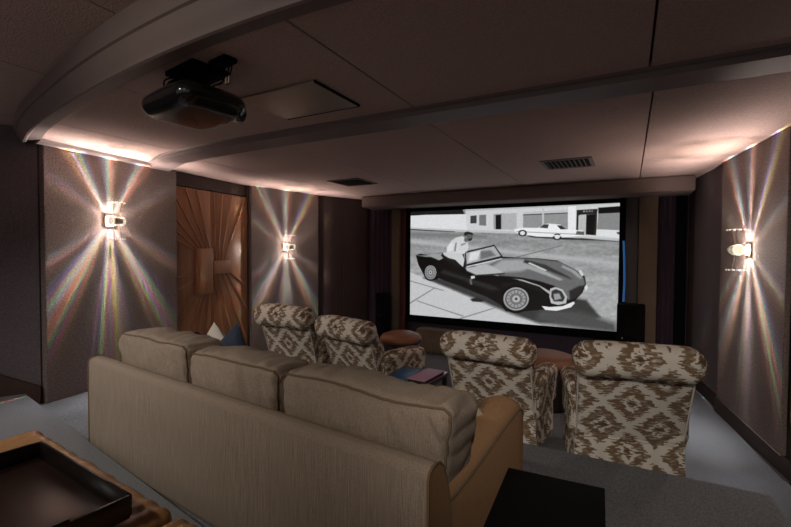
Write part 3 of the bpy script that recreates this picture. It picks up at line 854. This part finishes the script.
# ------------------------------------------------------------------ ceiling fittings
t = thing('ceiling_plate', 'brushed metal rectangular plate flush on the ceiling beside the projector', 'ceiling panel', (-1.945,2.235,CEIL-0.001))
MB().bbox((-0.315,-0.235,-0.014),(0.315,0.235,0.0),0.003).build('plate', M['plate'], t)
mb = MB()
for lo, hi in (((-0.318,0.236),(0.324,0.243)),((0.3155,-0.236),(0.324,0.236))):
    mb.box((lo[0],lo[1],-0.016),(hi[0],hi[1],0.0))
mb.build('painted_plate_shade', M['ventdark'], t, smooth=False)  # dark strips painted as shade along two edges of the plate
def vent(x, y, label):
    t = thing('ceiling_vent', label, 'air vent', (x, y, CEIL-0.001), 0, 'air vents in the front ceiling')
    mb = MB(); a, b = 0.26, 0.26
    for lo, hi in (((-a,-b),(a,-b+0.035)),((-a,b-0.035),(a,b)),((-a,-b+0.035),(-a+0.035,b-0.035)),((a-0.035,-b+0.035),(a,b-0.035))):
        mb.box((lo[0],lo[1],-0.012),(hi[0],hi[1],0.0))
    mb.build('frame', M['vent'], t, smooth=False)
    MB().box((-a+0.035,-b+0.035,-0.003),(a-0.035,b-0.035,-0.001)).build('duct', M['ventdark'], t, smooth=False)
    for k in range(9):
        x0 = -a + 0.05 + k*0.047
        mb = MB().add([(x0,-b+0.035,-0.004),(x0+0.022,-b+0.035,-0.026),(x0+0.026,-b+0.035,-0.026),(x0+0.004,-b+0.035,-0.004),
                  (x0,b-0.035,-0.004),(x0+0.022,b-0.035,-0.026),(x0+0.026,b-0.035,-0.026),(x0+0.004,b-0.035,-0.004)],
                 [(0,1,2,3),(7,6,5,4),(0,4,5,1),(1,5,6,2),(2,6,7,3),(3,7,4,0)])
        mb.build('louver', M['vent'], t, smooth=False)
vent(-3.50, 5.17, 'square louvred ceiling vent left of the screen')
vent(-0.61, 5.16, 'square louvred ceiling vent in front of the right part of the screen')

# projector
t = thing('projector', 'glossy black rounded projector hanging from the ceiling', 'projector', (-2.15,1.60,CEIL), math.radians(-8))
mb = MB()
def sh(q, p):
    q.z *= 1 - 0.25*(p.x**2); q.x *= 1 - 0.10*(abs(p.y)**2.0)
    return q
mb.soft((0,0,-0.195), (0.53,0.40,0.15), 0.075, n=26, warp=sh)
mb.build('casing', M['black'], t)
MB().lathe([(0.0,-0.01),(0.04,-0.01),(0.048,0.0),(0.048,0.025),(0.04,0.032),(0.035,0.026),(0.0,0.024)], 24, mat=Matrix.Translation((0.15,0.172,-0.215)) @ Matrix.Rotation(-PI/2, 4, 'X')).build('lens', M['lens'], t)
MB().lathe([(0.036,0.0),(0.042,0.0),(0.042,0.009),(0.036,0.009)], 24, mat=Matrix.Translation((0.15,0.196,-0.215)) @ Matrix.Rotation(-PI/2, 4, 'X')).build('lens_ring', M['chrome'], t)
mb = MB().bbox((-0.13,-0.10,-0.03),(0.16,0.12,0.0),0.008).tube([(0,0,-0.03),(0,0,-0.13)],0.035,12)
mb.bbox((-0.19,-0.06,-0.10),(-0.02,0.06,-0.03),0.01).bbox((-0.14,-0.12,-0.13),(0.10,0.12,-0.10),0.01)
mb.build('ceiling_mount', M['blackm'], t)
def arcpts(pts, n=10):
    out = []; P = [Vector(p) for p in pts]; P = [P[0]] + P + [P[-1]]
    for i in range(1, len(P)-2):
        for k in range(n):
            u = k/n; a, b2, c, d2 = P[i-1], P[i], P[i+1], P[i+2]
            out.append(0.5*((2*b2)+(c-a)*u+(2*a-5*b2+4*c-d2)*u*u+(3*b2-a-3*c+d2)*u**3))
    out.append(P[-1]); return out
for pts in ([(-0.12,0,-0.02),(-0.27,-0.02,-0.02),(-0.25,-0.03,-0.09),(-0.15,-0.02,-0.14)], [(-0.10,-0.04,-0.02),(-0.21,-0.06,-0.02),(-0.20,-0.06,-0.08),(-0.12,-0.04,-0.14)],
            [(0.24,0.02,-0.02),(0.20,0.02,-0.08),(0.12,0.0,-0.11),(0.05,0,-0.13)], [(0.25,0.03,-0.02),(0.23,0.03,-0.10),(0.16,0.02,-0.11),(0.08,0.03,-0.13)]):
    MB().tube(arcpts(pts), 0.005, 6).build('cable', M['blackm'], t)
MB().bbox((0.19,-0.03,-0.025),(0.34,0.05,0.0),0.006).build('ceiling_socket', M['blackm'], t)
for dx in (0.31, 0.335):
    c = MB().tube(arcpts([(dx,0.01,-0.02),(dx+0.01,0.01,-0.06),(dx-0.01,0.01,-0.10)]), 0.004, 6).build('cable', M['blackm'], t)
    MB().tube([(dx-0.01,0.01,-0.10),(dx-0.012,0.01,-0.135)], 0.007, 8).build('connector', M['chrome'], c)

# ------------------------------------------------------------------ crystal wall lights
def sconce_parts(t):
    K = 0.72; mb = MB()
    for lo, hi in (((-0.085,-0.085),(-0.07,0.085)),((0.07,-0.085),(0.085,0.085)),((-0.07,-0.085),(0.07,-0.073)),((-0.07,0.073),(0.07,0.085))):
        mb.box((lo[0]*K,0.0,lo[1]*K),(hi[0]*K,0.012,hi[1]*K))
    mb.build('back_plate', M['metal'], t, smooth=False)
    rot = Matrix.Translation((0,0.102,0)) @ Matrix.Rotation(PI/2, 4, 'Y') @ Matrix.Scale(0.86, 4)
    MB().lathe([(0.038,-0.052),(0.042,-0.052),(0.042,0.052),(0.038,0.052)], 24, mat=rot).build('lamp_sleeve', M['metal'], t)
    MB().lathe([(0.046,-0.078),(0.060,-0.078),(0.063,-0.072),(0.063,0.072),(0.060,0.078),(0.046,0.078)], 28, mat=rot).build('glass_cylinder', M['glass'], t)
    for s in (-1, 1):
        mb = MB(); n = 28
        prof = [(0.050 + 0.007*math.cos(a), s*0.074 + 0.007*math.sin(a)) for a in [2*PI*k/8 for k in range(9)]]
        mb.lathe(prof, n, mat=rot); mb.build('lit_ring', M['glowglass'], t)
        r2 = Matrix.Translation((0,0.095,s*0.19))
        d = MB().lathe([(0.0,-0.006),(0.084,-0.004),(0.088,0.0),(0.084,0.004),(0.0,0.006)], 32, mat=r2).build('glass_disc', M['glass'], t)
        for k in range(12):
            a = 2*PI*k/12
            MB().lathe([(0.0005,-0.006),(0.0045,-0.004),(0.006,0),(0.0045,0.004),(0.0005,0.006)], 8, c=(0.080*math.cos(a), 0.095+0.080*math.sin(a), s*0.19)).build('bead', M['glowglass'], d)
        for q in (-1, 1):
            MB().tube([(q*0.03,0.10,s*0.055),(q*0.045,0.115,s*0.187)],0.0025,6).build('rod', M['chrome'], t)
    MB().lathe([(0.0005,-0.028),(0.017,-0.02),(0.022,0),(0.017,0.02),(0.0005,0.028)], 16, c=(0,0.102,0)).build('bulb', M['bulb'], t)
    for q in (-0.03, 0.03): MB().tube([(q,0.0,0),(q,0.07,0)],0.005,8).build('bracket', M['metal'], t)
sc_specs = [((-4.832,2.575,2.075),(-0.19,1.462),1,'crystal wall light on the left wall panel nearest the camera, throwing rainbow rays',12.5,0),
            ((-4.975,5.40,1.835),(0.22,1.355),1,'crystal wall light on the farther left panel, between carved door and brown wall',9.5,2),
            ((1.0,5.12,1.805),(-0.196,1.46),-1,'crystal wall light on the right wall panel',11.5,4)]
first = None
for loc, (dx, dy), side, lab, pw, seed in sc_specs:
    n = Vector((dy, -dx, 0)).normalized() * side
    rz = math.atan2(-n.x, n.y)
    p = Vector(loc) + n*0.002
    if first is None:
        t = thing('wall_light', lab, 'wall light', p, rz, 'crystal wall lights'); sconce_parts(t); first = t
    else:
        t = copy_tree(first); t.location = p; t.rotation_euler = (0,0,rz); t['label'] = lab
    ray_light('wall_light_lamp', p + n*0.047, n, pw, seed)

# ------------------------------------------------------------------ sofa
SA_ = -0.0993
sofa = thing('sofa', 'long beige three-seat sofa seen from behind, on the raised platform', 'sofa', (-3.29,1.60,MID), SA_)
SL = 2.715; BH = 0.695
def n3(x, y, z, s=0): return noise.noise(Vector((x, y, z + s)))
# back: rounded slab
prof = [(0.012,0.02),(0.0,0.05),(0.0,BH-0.04),(0.008,BH-0.018),(0.028,BH-0.004),(0.055,BH),(0.085,BH-0.008),(0.112,BH-0.035),(0.135,BH-0.09),(0.165,BH-0.20),(0.18,0.30),(0.18,0.02)]
mb = MB(); path = []
xs = [0, 0.006, 0.02, 0.05] + [0.1 + (SL-0.2)*k/46 for k in range(47)] + [SL-0.05, SL-0.02, SL-0.006, SL]
for x in xs:
    e = min(x, SL-x); s = 0.012*(1-min(1, e/0.02))
    path.append(((x, s*0 + 0.003*n3(x*2, 0, 0), -0.4*s), (0,1,0), (0,0,1)))
prof2 = []
for i in range(len(prof)-1):
    for k in range(3):
        prof2.append(tuple(prof[i][j]+(prof[i+1][j]-prof[i][j])*k/3 for j in (0,1)))
prof2.append(prof[-1])
mb.sweep(path, prof2)
mb.build('backrest', M['sofa'], sofa, angle=50)
# side facings of the back, warm light painted into their colour, and the welt round them
for x, s in ((SL, 1), (0, -1)):
    f = MB(); p = [Vector((x + s*0.004, a, b)) for a, b in prof]; q = [v - Vector((s*0.012,0,0)) for v in p]
    n = len(p); fs = [tuple(range(n)) if s < 0 else tuple(range(n))[::-1]] + [(i, (i+1) % n, n+(i+1) % n, n+i) for i in range(n)]
    f.add(p + q, fs); f.build('back_side', M['sofa_warm_side'], sofa, smooth=False)
    MB().tube([(x + s*0.002, a, b) for a, b in prof], 0.0055, 6).build('piping', M['piping'], sofa)
MB().tube([(0.0,0.012,BH-0.045),(SL,0.012,BH-0.045)],0.0035,6).build('piping', M['sofa'], sofa)
# arms
def arm(x0, x1, outer):
    mb = MB(); D = 1.06; n = 24; path = []
    for i in range(n+1):
        y = 0.14 + (D-0.14)*i/n
        u = i/n
        top = 0.545 + 0.105*(u*u*(3-2*u))
        if u > 0.92: top -= 0.05*((u-0.92)/0.08)**2.2
        w = x1 - x0; r = 0.05
        pr = [(x0,0.0),(x1,0.0),(x1,top-r),(x1-r*0.3,top-r*0.3),(x1-r,top),(x0+w*0.5,top+0.012),(x0+r,top),(x0+r*0.3,top-r*0.3),(x0,top-r)]
        path.append((y, pr))
    vs = []; fs = []; m_ = 9
    for y, pr in path: vs += [(a, y, b) for a, b in pr]
    for i in range(n):
        for j in range(m_):
            a = i*m_+j; b = i*m_+(j+1) % m_
            fs.append((a, a+m_, b+m_, b))
    fs.append(tuple(range(m_))); k = n*m_; fs.append(tuple(k+j for j in range(m_))[::-1])
    mb.add(vs, fs)
    a = mb.build('arm', M['sofa_warm_side'], sofa, angle=50)
    xo = x1 if outer > 0 else x0
    MB().tube([(xo - outer*0.001, y, pr[2][1] + 0.004) for y, pr in path], 0.006, 6).build('piping', M['piping'], a)
arm(SL-0.20, SL-0.004, 1); arm(0.004, 0.20, -1)
MB().bbox((0.18,0.15,0.03),(SL-0.18,1.02,0.29),0.02).build('base', M['sofa'], sofa)
cw = (SL-0.40)/3
for k in range(3):
    x0 = 0.20 + cw*k
    c = MB().soft((x0+cw/2,0.62,0.37), (cw-0.01,0.86,0.17), 0.05, n=14, bulge=(0,0.01,0.03)).build('seat_cushion', M['sofa'], sofa, angle=80)
# loose back cushions, puckered along the top seam
def back_cushion(x0, x1, lean, seed, zt=0.86, yc=0.305, th=0.25, flare=0.0):
    w = x1-x0; h = zt-0.45
    def warp(q, p):
        # crown of the cushion sags between the ends, cloth gathers from the seams
        g = n3(q.x*9, q.z*3, q.y*5, seed)
        top = max(0, p.z)
        ey = 1-0.85*abs(p.y)**6; ez = 1-0.85*abs(p.z)**6
        q.z += 0.018*n3(q.x*3, 0, 0, seed) * top + 0.004*g*ey
        if abs(p.y) > 0.5:
            q.y += math.copysign(0.040*n3(q.x*15+q.z*9, q.z*3.5, 0, seed)*(0.25+top)*ez, p.y)
            q.y += math.copysign(0.012*n3(q.x*5, q.z*5, 3, seed), p.y)
        q.z += 0.020*top*ey*n3(q.x*20, q.y*6, 0, seed+5)
        e = abs(p.x)
        if e > 0.9: q.z -= 0.02*top*(e-0.9)/0.1
        q.x += math.copysign(0.012*n3(q.z*11, q.y*6, 0, seed), p.x)*e
        q.y += lean*(q.z)
        if p.x > 0: q.x -= flare*p.x*(0.5-0.5*p.z)
        return q
    c = MB().soft((x0+w/2, yc, 0.45+h/2), (w, th, h), 0.04, n=56, bulge=(0.012,0.045,0.03), warp=warp)
    place = c.place
    c = c.build('back_cushion', M['sofa'], sofa, angle=80)
    for ys in (-1, 1):
        pts = []
        for i in range(161):
            t = i/160*4; sg = int(min(3, t)); u = -1 + 2*(t-sg)
            p = ((u, ys, -1), (1, ys, u), (-u, ys, 1), (-1, ys, -u))[sg]
            q = Vector(place(p)); ctr = Vector((x0+w/2, yc + lean*(q.z-0.45-h/2), 0.45+h/2))
            pts.append(q + (q-ctr).normalized()*0.004)
        MB().tube(pts, 0.006, 6).build('piping', M['piping'], c)
back_cushion(0.07, 0.925, -0.05, 1.3, 0.855)
back_cushion(0.965, 1.745, -0.05, 4.7, 0.835)
back_cushion(1.785, SL+0.005, -0.05, 9.1, 0.845, flare=0.055)
for x in (0.12, SL-0.12):
    for y in (0.12, 0.95):
        MB().lathe([(0.022,0.0),(0.028,0.03)], 12, c=(x,y,0)).build('foot', M['foot'], sofa)

def pillow(name, label, loc, rot, size, mat, seed=0, extra=None, group=None):
    """knife-edged throw pillow: thick in the middle, thin pointed corners"""
    w, h, th = size; n = 26
    t = thing(name, label, 'cushion', loc); t.rotation_euler = rot
    mb = MB(); 
    for s in (-1, 1):
        vs = []
        for j in range(n+1):
            for i in range(n+1):
                u, v = -1+2*i/n, -1+2*j/n
                k = max(0, (1-u*u)*(1-v*v))**0.45
                pin = 1 - 0.10*(1-abs(u*v))* (max(abs(u), abs(v))**3)
                x, z = u*w/2*pin, v*h/2*pin
                y = s*(th/2*k) + 0.028*n3(x*8, z*8, 0, seed)*k
                vs.append((x, y + 0.0, z + h/2))
        fs = []
        for j in range(n):
            for i in range(n):
                a = j*(n+1)+i; q = (a, a+1, a+n+2, a+n+1)
                fs.append(q if s < 0 else q[::-1])
        mb.add(vs, fs, 0)
    c = mb.build('cover', mat, t, angle=80)
    if extra: extra(t, w, h, th)
    return t
# pillows at the ends of the sofa
pillow('throw_pillow', 'cream pillow left of the blue one, on the sofa below the carved door', (-2.93,2.28,MID+0.50), (math.radians(-6),math.radians(32),math.radians(-8)), (0.33,0.34,0.11), M['white_cloth'], 2, group='pillows at the left end of the sofa')
pillow('throw_pillow', 'navy blue crumpled pillow at the left end of the sofa, below the carved door', (-2.40,2.14,MID+0.52), (math.radians(-6),math.radians(-38),math.radians(-2)), (0.37,0.37,0.13), M['blue_cloth'], 6, group='pillows at the left end of the sofa')
def stripes(t, w, h, th):
    for k, c in ((-0.03, M['dark_cloth']), (0.03, M['dark_cloth'])):
        for s in (-1,):
            pts = []
            for j in range(21):
                v = -0.9+1.8*j/20; u = k/(w/2)
                pts.append((k, s*(th/2*max(0,(1-u*u)*(1-v*v))**0.45)-0.001, v*h/2+h/2))
            MB().tube(pts, 0.006, 6).build('stripe', c, t)
pillow('throw_pillow', 'cream pillow with dark stripes peeking over the right end of the sofa', (-0.70,2.07,MID+0.55), (math.radians(-5),math.radians(-38),math.radians(5)), (0.23,0.19,0.08), M['beige_cloth'], 8, stripes)
t = thing('throw_blanket', 'dark folded throw beside the cream pillow on the left end of the sofa', 'blanket', (-3.0,2.20,MID+0.46), SA_)
MB().soft((0,0,0.17), (0.16,0.10,0.33), 0.05, n=18, warp=lambda q,p: q+Vector((0,0.01*n3(q.x*14,q.z*10,0),0.02*n3(q.x*12,0,0)))).build('fold', M['dark_cloth'], t, angle=80)

# ------------------------------------------------------------------ slipcovered armchairs
def make_chair(label):
    t = thing('armchair', label, 'armchair', (0,0,0), 0, 'ikat armchairs facing the screen')
    # raked back
    mb = MB(); path = []; n = 12
    for i in range(n+1):
        u = i/n; z = 0.30 + 0.66*u; y = -0.255 - 0.225*u
        hw = 0.375 + 0.015*u
        path.append((y, z, hw))
    vs = []; fs = []
    T = 0.15; r = 0.02
    for y, z, hw in path:
        bl = 0.0
        ring = [(-hw+r,y),(0,y-0.008),(hw-r,y),(hw,y+r),(hw,y+T-r),(hw-r,y+T),(0,y+T+0.02),(-hw+r,y+T),(-hw,y+T-r),(-hw,y+r)]
        vs += [(a, b, z) for a, b in ring]
    m_ = 10
    for i in range(n):
        for j in range(m_):
            a = i*m_+j; b = i*m_+(j+1) % m_
            fs.append((a, b, b+m_, a+m_))
    fs.append(tuple(range(m_))[::-1]); fs.append(tuple(n*m_+j for j in range(m_)))
    mb.add(vs, fs); bk = mb.build('backrest', M['ikat'], t, angle=50, cloth=True)
    for s in (-1, 1):
        MB().tube([(s*(hw-0.004), y, z) for y, z, hw in path], 0.006, 6).build('piping', M['white_cloth'], bk)
    # scrolled top roll
    def wr(q, p):
        q.z += 0.010*(1-p.x*p.x) + 0.004*n3(q.x*8, q.y*8, 0)
        q.y += 0.006*n3(q.x*10, q.z*14, 0)
        return q
    MB().soft((0,-0.455,0.945), (0.84,0.245,0.245), 0.095, n=26, bulge=(0.012,0.0,0.0), warp=wr).build('head_roll', M['ikat'], t, angle=80, cloth=True)
    # seat, arms, skirt
    MB().soft((0,0.13,0.385), (0.52,0.62,0.19), 0.06, n=14, bulge=(0,0.01,0.03)).build('seat_cushion', M['ikat'], t, angle=80, cloth=True)
    for s in (-1, 1):
        def wa(q, p, s=s):
            if q.z > 0.06: q.x += s*0.035*((q.z-0.06)/0.14)
            if p.z > 0 and p.y > 0.2: q.z -= 0.05*((p.y-0.2)/0.8)**2
            return q
        MB().soft((s*0.325,0.085,0.495), (0.19,0.73,0.42), 0.075, n=20, bulge=(0.008,0.01,0.01), warp=wa).build('arm', M['ikat'], t, angle=80, cloth=True)
    mb = MB(); n = 36; ring = []
    X, Y0, Y1 = 0.382, -0.262, 0.44
    per = []
    for (a, b) in (((-X,Y0),(X,Y0)),((X,Y0),(X,Y1)),((X,Y1),(-X,Y1)),((-X,Y1),(-X,Y0))):
        for k in range(n): 
            u = k/n; per.append((a[0]+(b[0]-a[0])*u, a[1]+(b[1]-a[1])*u, (b[1]-a[1], a[0]-b[0])))
    vs = []; fs = []; Z = [0.315, 0.26, 0.17, 0.09, 0.015]
    for j, z in enumerate(Z):
        for k, (x, y, nn) in enumerate(per):
            L = math.hypot(*nn); off = (0.004 + 0.011*j/4) * math.sin(k*1.05) * (0.4+0.6*abs(n3(k*0.3,0,0,j*0.01))) + 0.004*j
            vs.append((x+nn[0]/L*off, y+nn[1]/L*off, z))
    N = len(per)
    for j in range(4):
        for k in range(N):
            a = j*N+k; b = j*N+(k+1) % N; fs.append((a, a+N, b+N, b))
    ins = [(x*0.965, (y-0.09)*0.965+0.09, z) for x, y, z in vs]
    k0 = len(vs)
    fs2 = [tuple(i+k0 for i in q[::-1]) for q in fs]
    rim = []
    for k in range(N):
        b = (k+1) % N; rim.append((4*N+k, k0+4*N+k, k0+4*N+b, 4*N+b)); rim.append((k, b, k0+b, k0+k))
    mb.add(vs+ins, fs+fs2+rim); mb.build('skirt', M['ikat'], t, angle=60, cloth=True)
    MB().tube([(x+nn[0]*0.012, y+nn[1]*0.012, 0.315+0.004*math.sin(k*1.3)) for k, (x, y, nn) in enumerate(per)]+[(per[0][0],per[0][1],0.315)], 0.006, 6).build('piping', M['ikat'], t, cloth=True)
    MB().bbox((-0.36,-0.24,0.27),(0.36,0.42,0.33),0.01).build('seat_frame', M['ikat'], t, cloth=True)
    for sx in (-0.32, 0.32):
        for sy in (-0.21, 0.38):
            MB().lathe([(0.018,0.0),(0.026,0.26)], 10, c=(sx,sy,0.001)).build('leg', M['foot'], t)
    return t
cy_off = 0.455
def seat_at(cx, cy, deg):
    th = math.radians(deg)
    return (cx - math.sin(th)*cy_off, cy + math.cos(th)*cy_off, 0.001), th
specs = [(0.065,3.56,12,1.035,'ikat armchair nearest the right wall, its back fully in view'),
         (-1.085,3.70,-4,0.975,'ikat armchair just behind the right end of the sofa, second from the right'),
         (-2.66,3.78,-14,0.985,'ikat armchair turned towards the screen, third from the right, beside the side table'),
         (-3.60,3.86,-1,1.045,'ikat armchair nearest the left wall, in front of the far wall light')]
ch = make_chair(specs[0][4])
for i, (cx_, cy_, dg, sc_, lab) in enumerate(specs):
    o = ch if i == 0 else copy_tree(ch)
    p, th = seat_at(cx_, cy_, dg)
    o.location = p; o.rotation_euler = (0,0,th); o.scale = (1,1,sc_); o['label'] = lab

# ------------------------------------------------------------------ leather poufs before the front row
def pouf(x, y, r, zt, label):
    t = thing('leather_pouf', label, 'pouf', (x, y, 0.001), 0, 'leather poufs before the armchairs')
    MB().lathe([(r*0.80,0.0),(r*0.86,0.03),(r*0.88,0.15),(r*0.88,zt-0.15),(r*0.80,zt-0.13)], 40).build('body', M['foot'], t, angle=70)
    MB().lathe([(r*0.80,zt-0.16),(r*0.94,zt-0.15),(r,zt-0.115),(r*0.98,zt-0.08),(r*0.86,zt-0.04),(r*0.62,zt-0.014),(r*0.30,zt-0.002),(0.001,zt)], 40).build('cushion_top', M['leather2'], t, angle=70)
    MB().tube([(r*0.985*math.cos(2*PI*k/40), r*0.985*math.sin(2*PI*k/40), zt-0.135) for k in range(41)], 0.006, 6).build('piping', M['foot'], t)
pouf(-0.83, 5.2, 0.36, 0.62, 'round leather pouf seen between the two right armchairs')
pouf(-2.72, 5.2, 0.29, 0.68, 'round orange leather pouf seen over the arm of the third armchair from the right')

# side table between the middle armchairs, with a book and a magazine
t = thing('side_table', 'low dark side table between the two middle armchairs', 'side table', (-1.80,3.72,0.001), math.radians(3))
MB().bbox((-0.25,-0.30,0.535),(0.25,0.30,0.565),0.006).build('tabletop', M['tray'], t)
for sx in (-0.22, 0.22):
    for sy in (-0.27, 0.27):
        MB().bbox((sx-0.02,sy-0.02,0.0),(sx+0.02,sy+0.02,0.536),0.004).build('leg', M['tray'], t)
MB().bbox((-0.20,-0.25,0.18),(0.20,0.25,0.20),0.004).build('shelf', M['tray'], t)
t = thing('book', 'mauve hardcover book lying on the dark side table', 'book', (-1.66,3.70,0.5675), math.radians(-4))
MB().bbox((-0.088,-0.20,0.004),(0.086,0.20,0.036),0.002).build('pages', M['foot'], t)
MB().bbox((-0.095,-0.21,0.036),(0.095,0.21,0.041),0.002).bbox((-0.095,-0.21,0.0),(0.095,0.21,0.004),0.001).build('cover', M['mauve'], t)
t = thing('magazine', 'glossy blue magazine lying left of the mauve book on the side table', 'magazine', (-1.90,3.70,0.5675), math.radians(8))
MB().bbox((-0.10,-0.24,0.0),(0.10,0.24,0.010),0.002).build('cover', M['blue_cover'], t)
MB().bbox((-0.094,-0.234,0.0025),(0.101,0.234,0.0075),0.001).build('pages', M['paper'], t)

# ------------------------------------------------------------------ black end table by the sofa
t = thing('end_table', 'plain black end table beside the right arm of the sofa', 'end table', (-0.235,1.52,MID), math.radians(3))
MB().bbox((-0.19,-0.36,0.47),(0.19,0.36,0.50),0.003).build('tabletop', M['blackm'], t)
for sx in (-1, 1):
    MB().bbox((sx*0.183-0.006 if sx > 0 else -0.189,-0.355,0.0),(0.189 if sx > 0 else -0.177,0.355,0.47),0.002).build('side_panel', M['blackm'], t)
MB().bbox((-0.178,-0.35,0.10),(0.178,0.35,0.12),0.002).build('shelf', M['blackm'], t)
MB().bbox((-0.178,0.335,0.12),(0.178,0.35,0.47),0.002).build('back_panel', M['blackm'], t)

# ------------------------------------------------------------------ tufted leather ottomans and the tray
def ottoman(x0, x1, y0, y1, label, seed):
    t = thing('ottoman', label, 'ottoman', ((x0+x1)/2, (y0+y1)/2, REAR), math.radians(-4.5), 'tufted leather ottomans behind the sofa')
    w, d = x1-x0, y1-y0; H = 0.41
    def warp(q, p):
        if p.z > 0.2:
            sx, sy = 0.30, 0.26
            ux, uy = q.x/sx, (q.y)/sy
            px, py = round(ux), round(uy)
            dd = math.hypot((ux-px)*sx, (uy-py)*sy)
            edge = min(w/2-abs(q.x), d/2-abs(q.y))
            if edge > 0.08: q.z -= 0.03*math.exp(-(dd/0.045)**2)*p.z
            k = math.exp(-max(0, edge)/0.055)
            wv = (n3(q.x*24, q.y*3, 0, seed) if (d/2-abs(q.y)) < (w/2-abs(q.x)) else n3(q.x*3, q.y*24, 0, seed))
            q.z += 0.022*wv*k
            q.z += 0.010*n3(q.x*5, q.y*5, 0, seed)
        return q
    MB().soft((0,0,0.225), (w,d,0.30), 0.055, n=80, bulge=(0.004,0.004,0.012), warp=warp).build('cushion_top', M['leather'], t, angle=80)
    MB().bbox((-w/2+0.01,-d/2+0.01,0.05),(w/2-0.01,d/2-0.01,0.12),0.01).build('base', M['leather'], t)
    for sx in (-1, 1):
        for sy in (-1, 1):
            MB().lathe([(0.02,0.0),(0.03,0.055)], 12, c=(sx*(w/2-0.08), sy*(d/2-0.08), 0)).build('foot', M['foot'], t)
    c, s = math.cos(math.radians(-4.5)), math.sin(math.radians(-4.5))
    return t
ottoman(-2.79, -1.485, -0.10, 1.045, 'tufted brown leather ottoman carrying the black tray', 0)
ottoman(-1.465, -0.20, -0.20, 0.945, 'tufted brown leather ottoman right of the tray, against the sofa back', 5)
t = thing('tray', 'large black lacquered tray with cut-out handles and brown leather floor', 'tray', (-1.90,0.60,REAR+0.394), math.radians(-4))
tw, td, thh = 0.385, 0.28, 0.082
MB().bbox((-tw,-td,0.0),(tw,td,0.012),0.003).build('base', M['tray'], t)
MB().bbox((-tw+0.012,-td+0.012,0.012),(tw-0.012,td-0.012,0.016),0.001).build('leather_floor', M['trayfloor'], t)
for s in (-1, 1):
    MB().bbox((-tw, s*td-0.006, 0.01),(tw, s*td+0.006, thh),0.002).build('wall', M['tray'], t)
    mb = MB(); x0, x1 = s*tw-0.006, s*tw+0.006
    hw, z0, z1 = 0.10, 0.035, 0.065
    mb.bbox((x0,-td,0.01),(x1,-hw,thh),0.002).bbox((x0,hw,0.01),(x1,td,thh),0.002)
    mb.bbox((x0,-hw-0.002,0.01),(x1,hw+0.002,z0),0.002).bbox((x0,-hw-0.002,z1),(x1,hw+0.002,thh+0.012),0.004)
    mb.build('handle_wall', M['tray'], t)

# ------------------------------------------------------------------ loudspeakers by the screen
def tower(name, x, y, w, d, h, label, strip=False):
    t = thing(name, label, 'speaker', (x, y, 0.001))
    MB().bbox((-w/2,-d/2,0.03),(w/2,d/2,h),0.012).build('cabinet', M['blackm'], t)
    MB().bbox((-w/2-0.01,-d/2-0.01,0.0),(w/2+0.01,d/2+0.01,0.03),0.006).build('plinth', M['blackm'], t)
    nz = max(1, int(h/0.3))
    for k in range(nz):
        z = 0.16 + k*(h-0.3)/max(1,nz-1) if nz > 1 else h/2
        r = min(w*0.38, 0.10)
        MB().lathe([(0.0005,0.004),(r*0.35,0.012),(r*0.45,0.004),(r*0.9,0.012),(r,0.018),(r*1.05,0.006)], 24, mat=Matrix.Translation((0,-d/2+0.002,z)) @ Matrix.Rotation(PI/2, 4, 'X')).build('driver', M['blackm'], t)
    return t
t = tower('tower_speaker', -3.93, 6.80, 0.19, 0.22, 1.02, 'slim black tower speaker left of the screen')
MB().lathe([(0.0005,0.0),(0.010,0.0),(0.008,0.006),(0.0005,0.008)], 12, mat=Matrix.Translation((0,-0.115,0.62)) @ Matrix.Rotation(PI/2, 4, 'X')).build('badge', M['chrome'], t)
t = tower('speaker_cabinet', 0.05, 6.78, 0.34, 0.30, 1.06, 'squat black speaker cabinet right of the screen')
MB().lathe([(0.0005,0.0),(0.010,0.0),(0.008,0.006),(0.0005,0.008)], 12, mat=Matrix.Translation((-0.10,-0.155,0.60)) @ Matrix.Rotation(PI/2, 4, 'X')).build('badge', M['chrome'], t)
t = thing('blue_gleam', 'slim glowing strip standing in for the blue gleam at the right edge of the screen', 'reflection', (-0.045,6.90,1.062))  # added glowing tube imitating a blue reflection beside the screen
MB().lathe([(0.035,0.0),(0.035,0.012),(0.008,0.016)], 20).build('base', M['blackm'], t)  # foot of the added glowing tube, added with it
MB().tube([(0,0,0.01),(0.008,0,0.3),(0,0,0.62),(-0.012,0,0.88)],0.013,8).build('tube', M['gleam'], t)
t = thing('low_cabinet', 'dim tan cabinet on the floor below the left part of the screen', 'cabinet', (-2.96,6.95,0.001))
MB().bbox((-0.30,-0.14,0.02),(0.30,0.14,0.42),0.01).build('body', M['tan'], t)
for s in (-1, 1):
    d_ = MB().bbox((s*0.15-0.145,-0.152,0.04),(s*0.15+0.145,-0.139,0.40),0.004).build('door', M['tan'], t)
    MB().lathe([(0.0005,0.0),(0.008,0.0),(0.01,0.012),(0.0005,0.016)], 12, mat=Matrix.Translation((s*0.03,-0.152,0.24)) @ Matrix.Rotation(PI/2, 4, 'X')).build('knob', M['chrome'], d_)
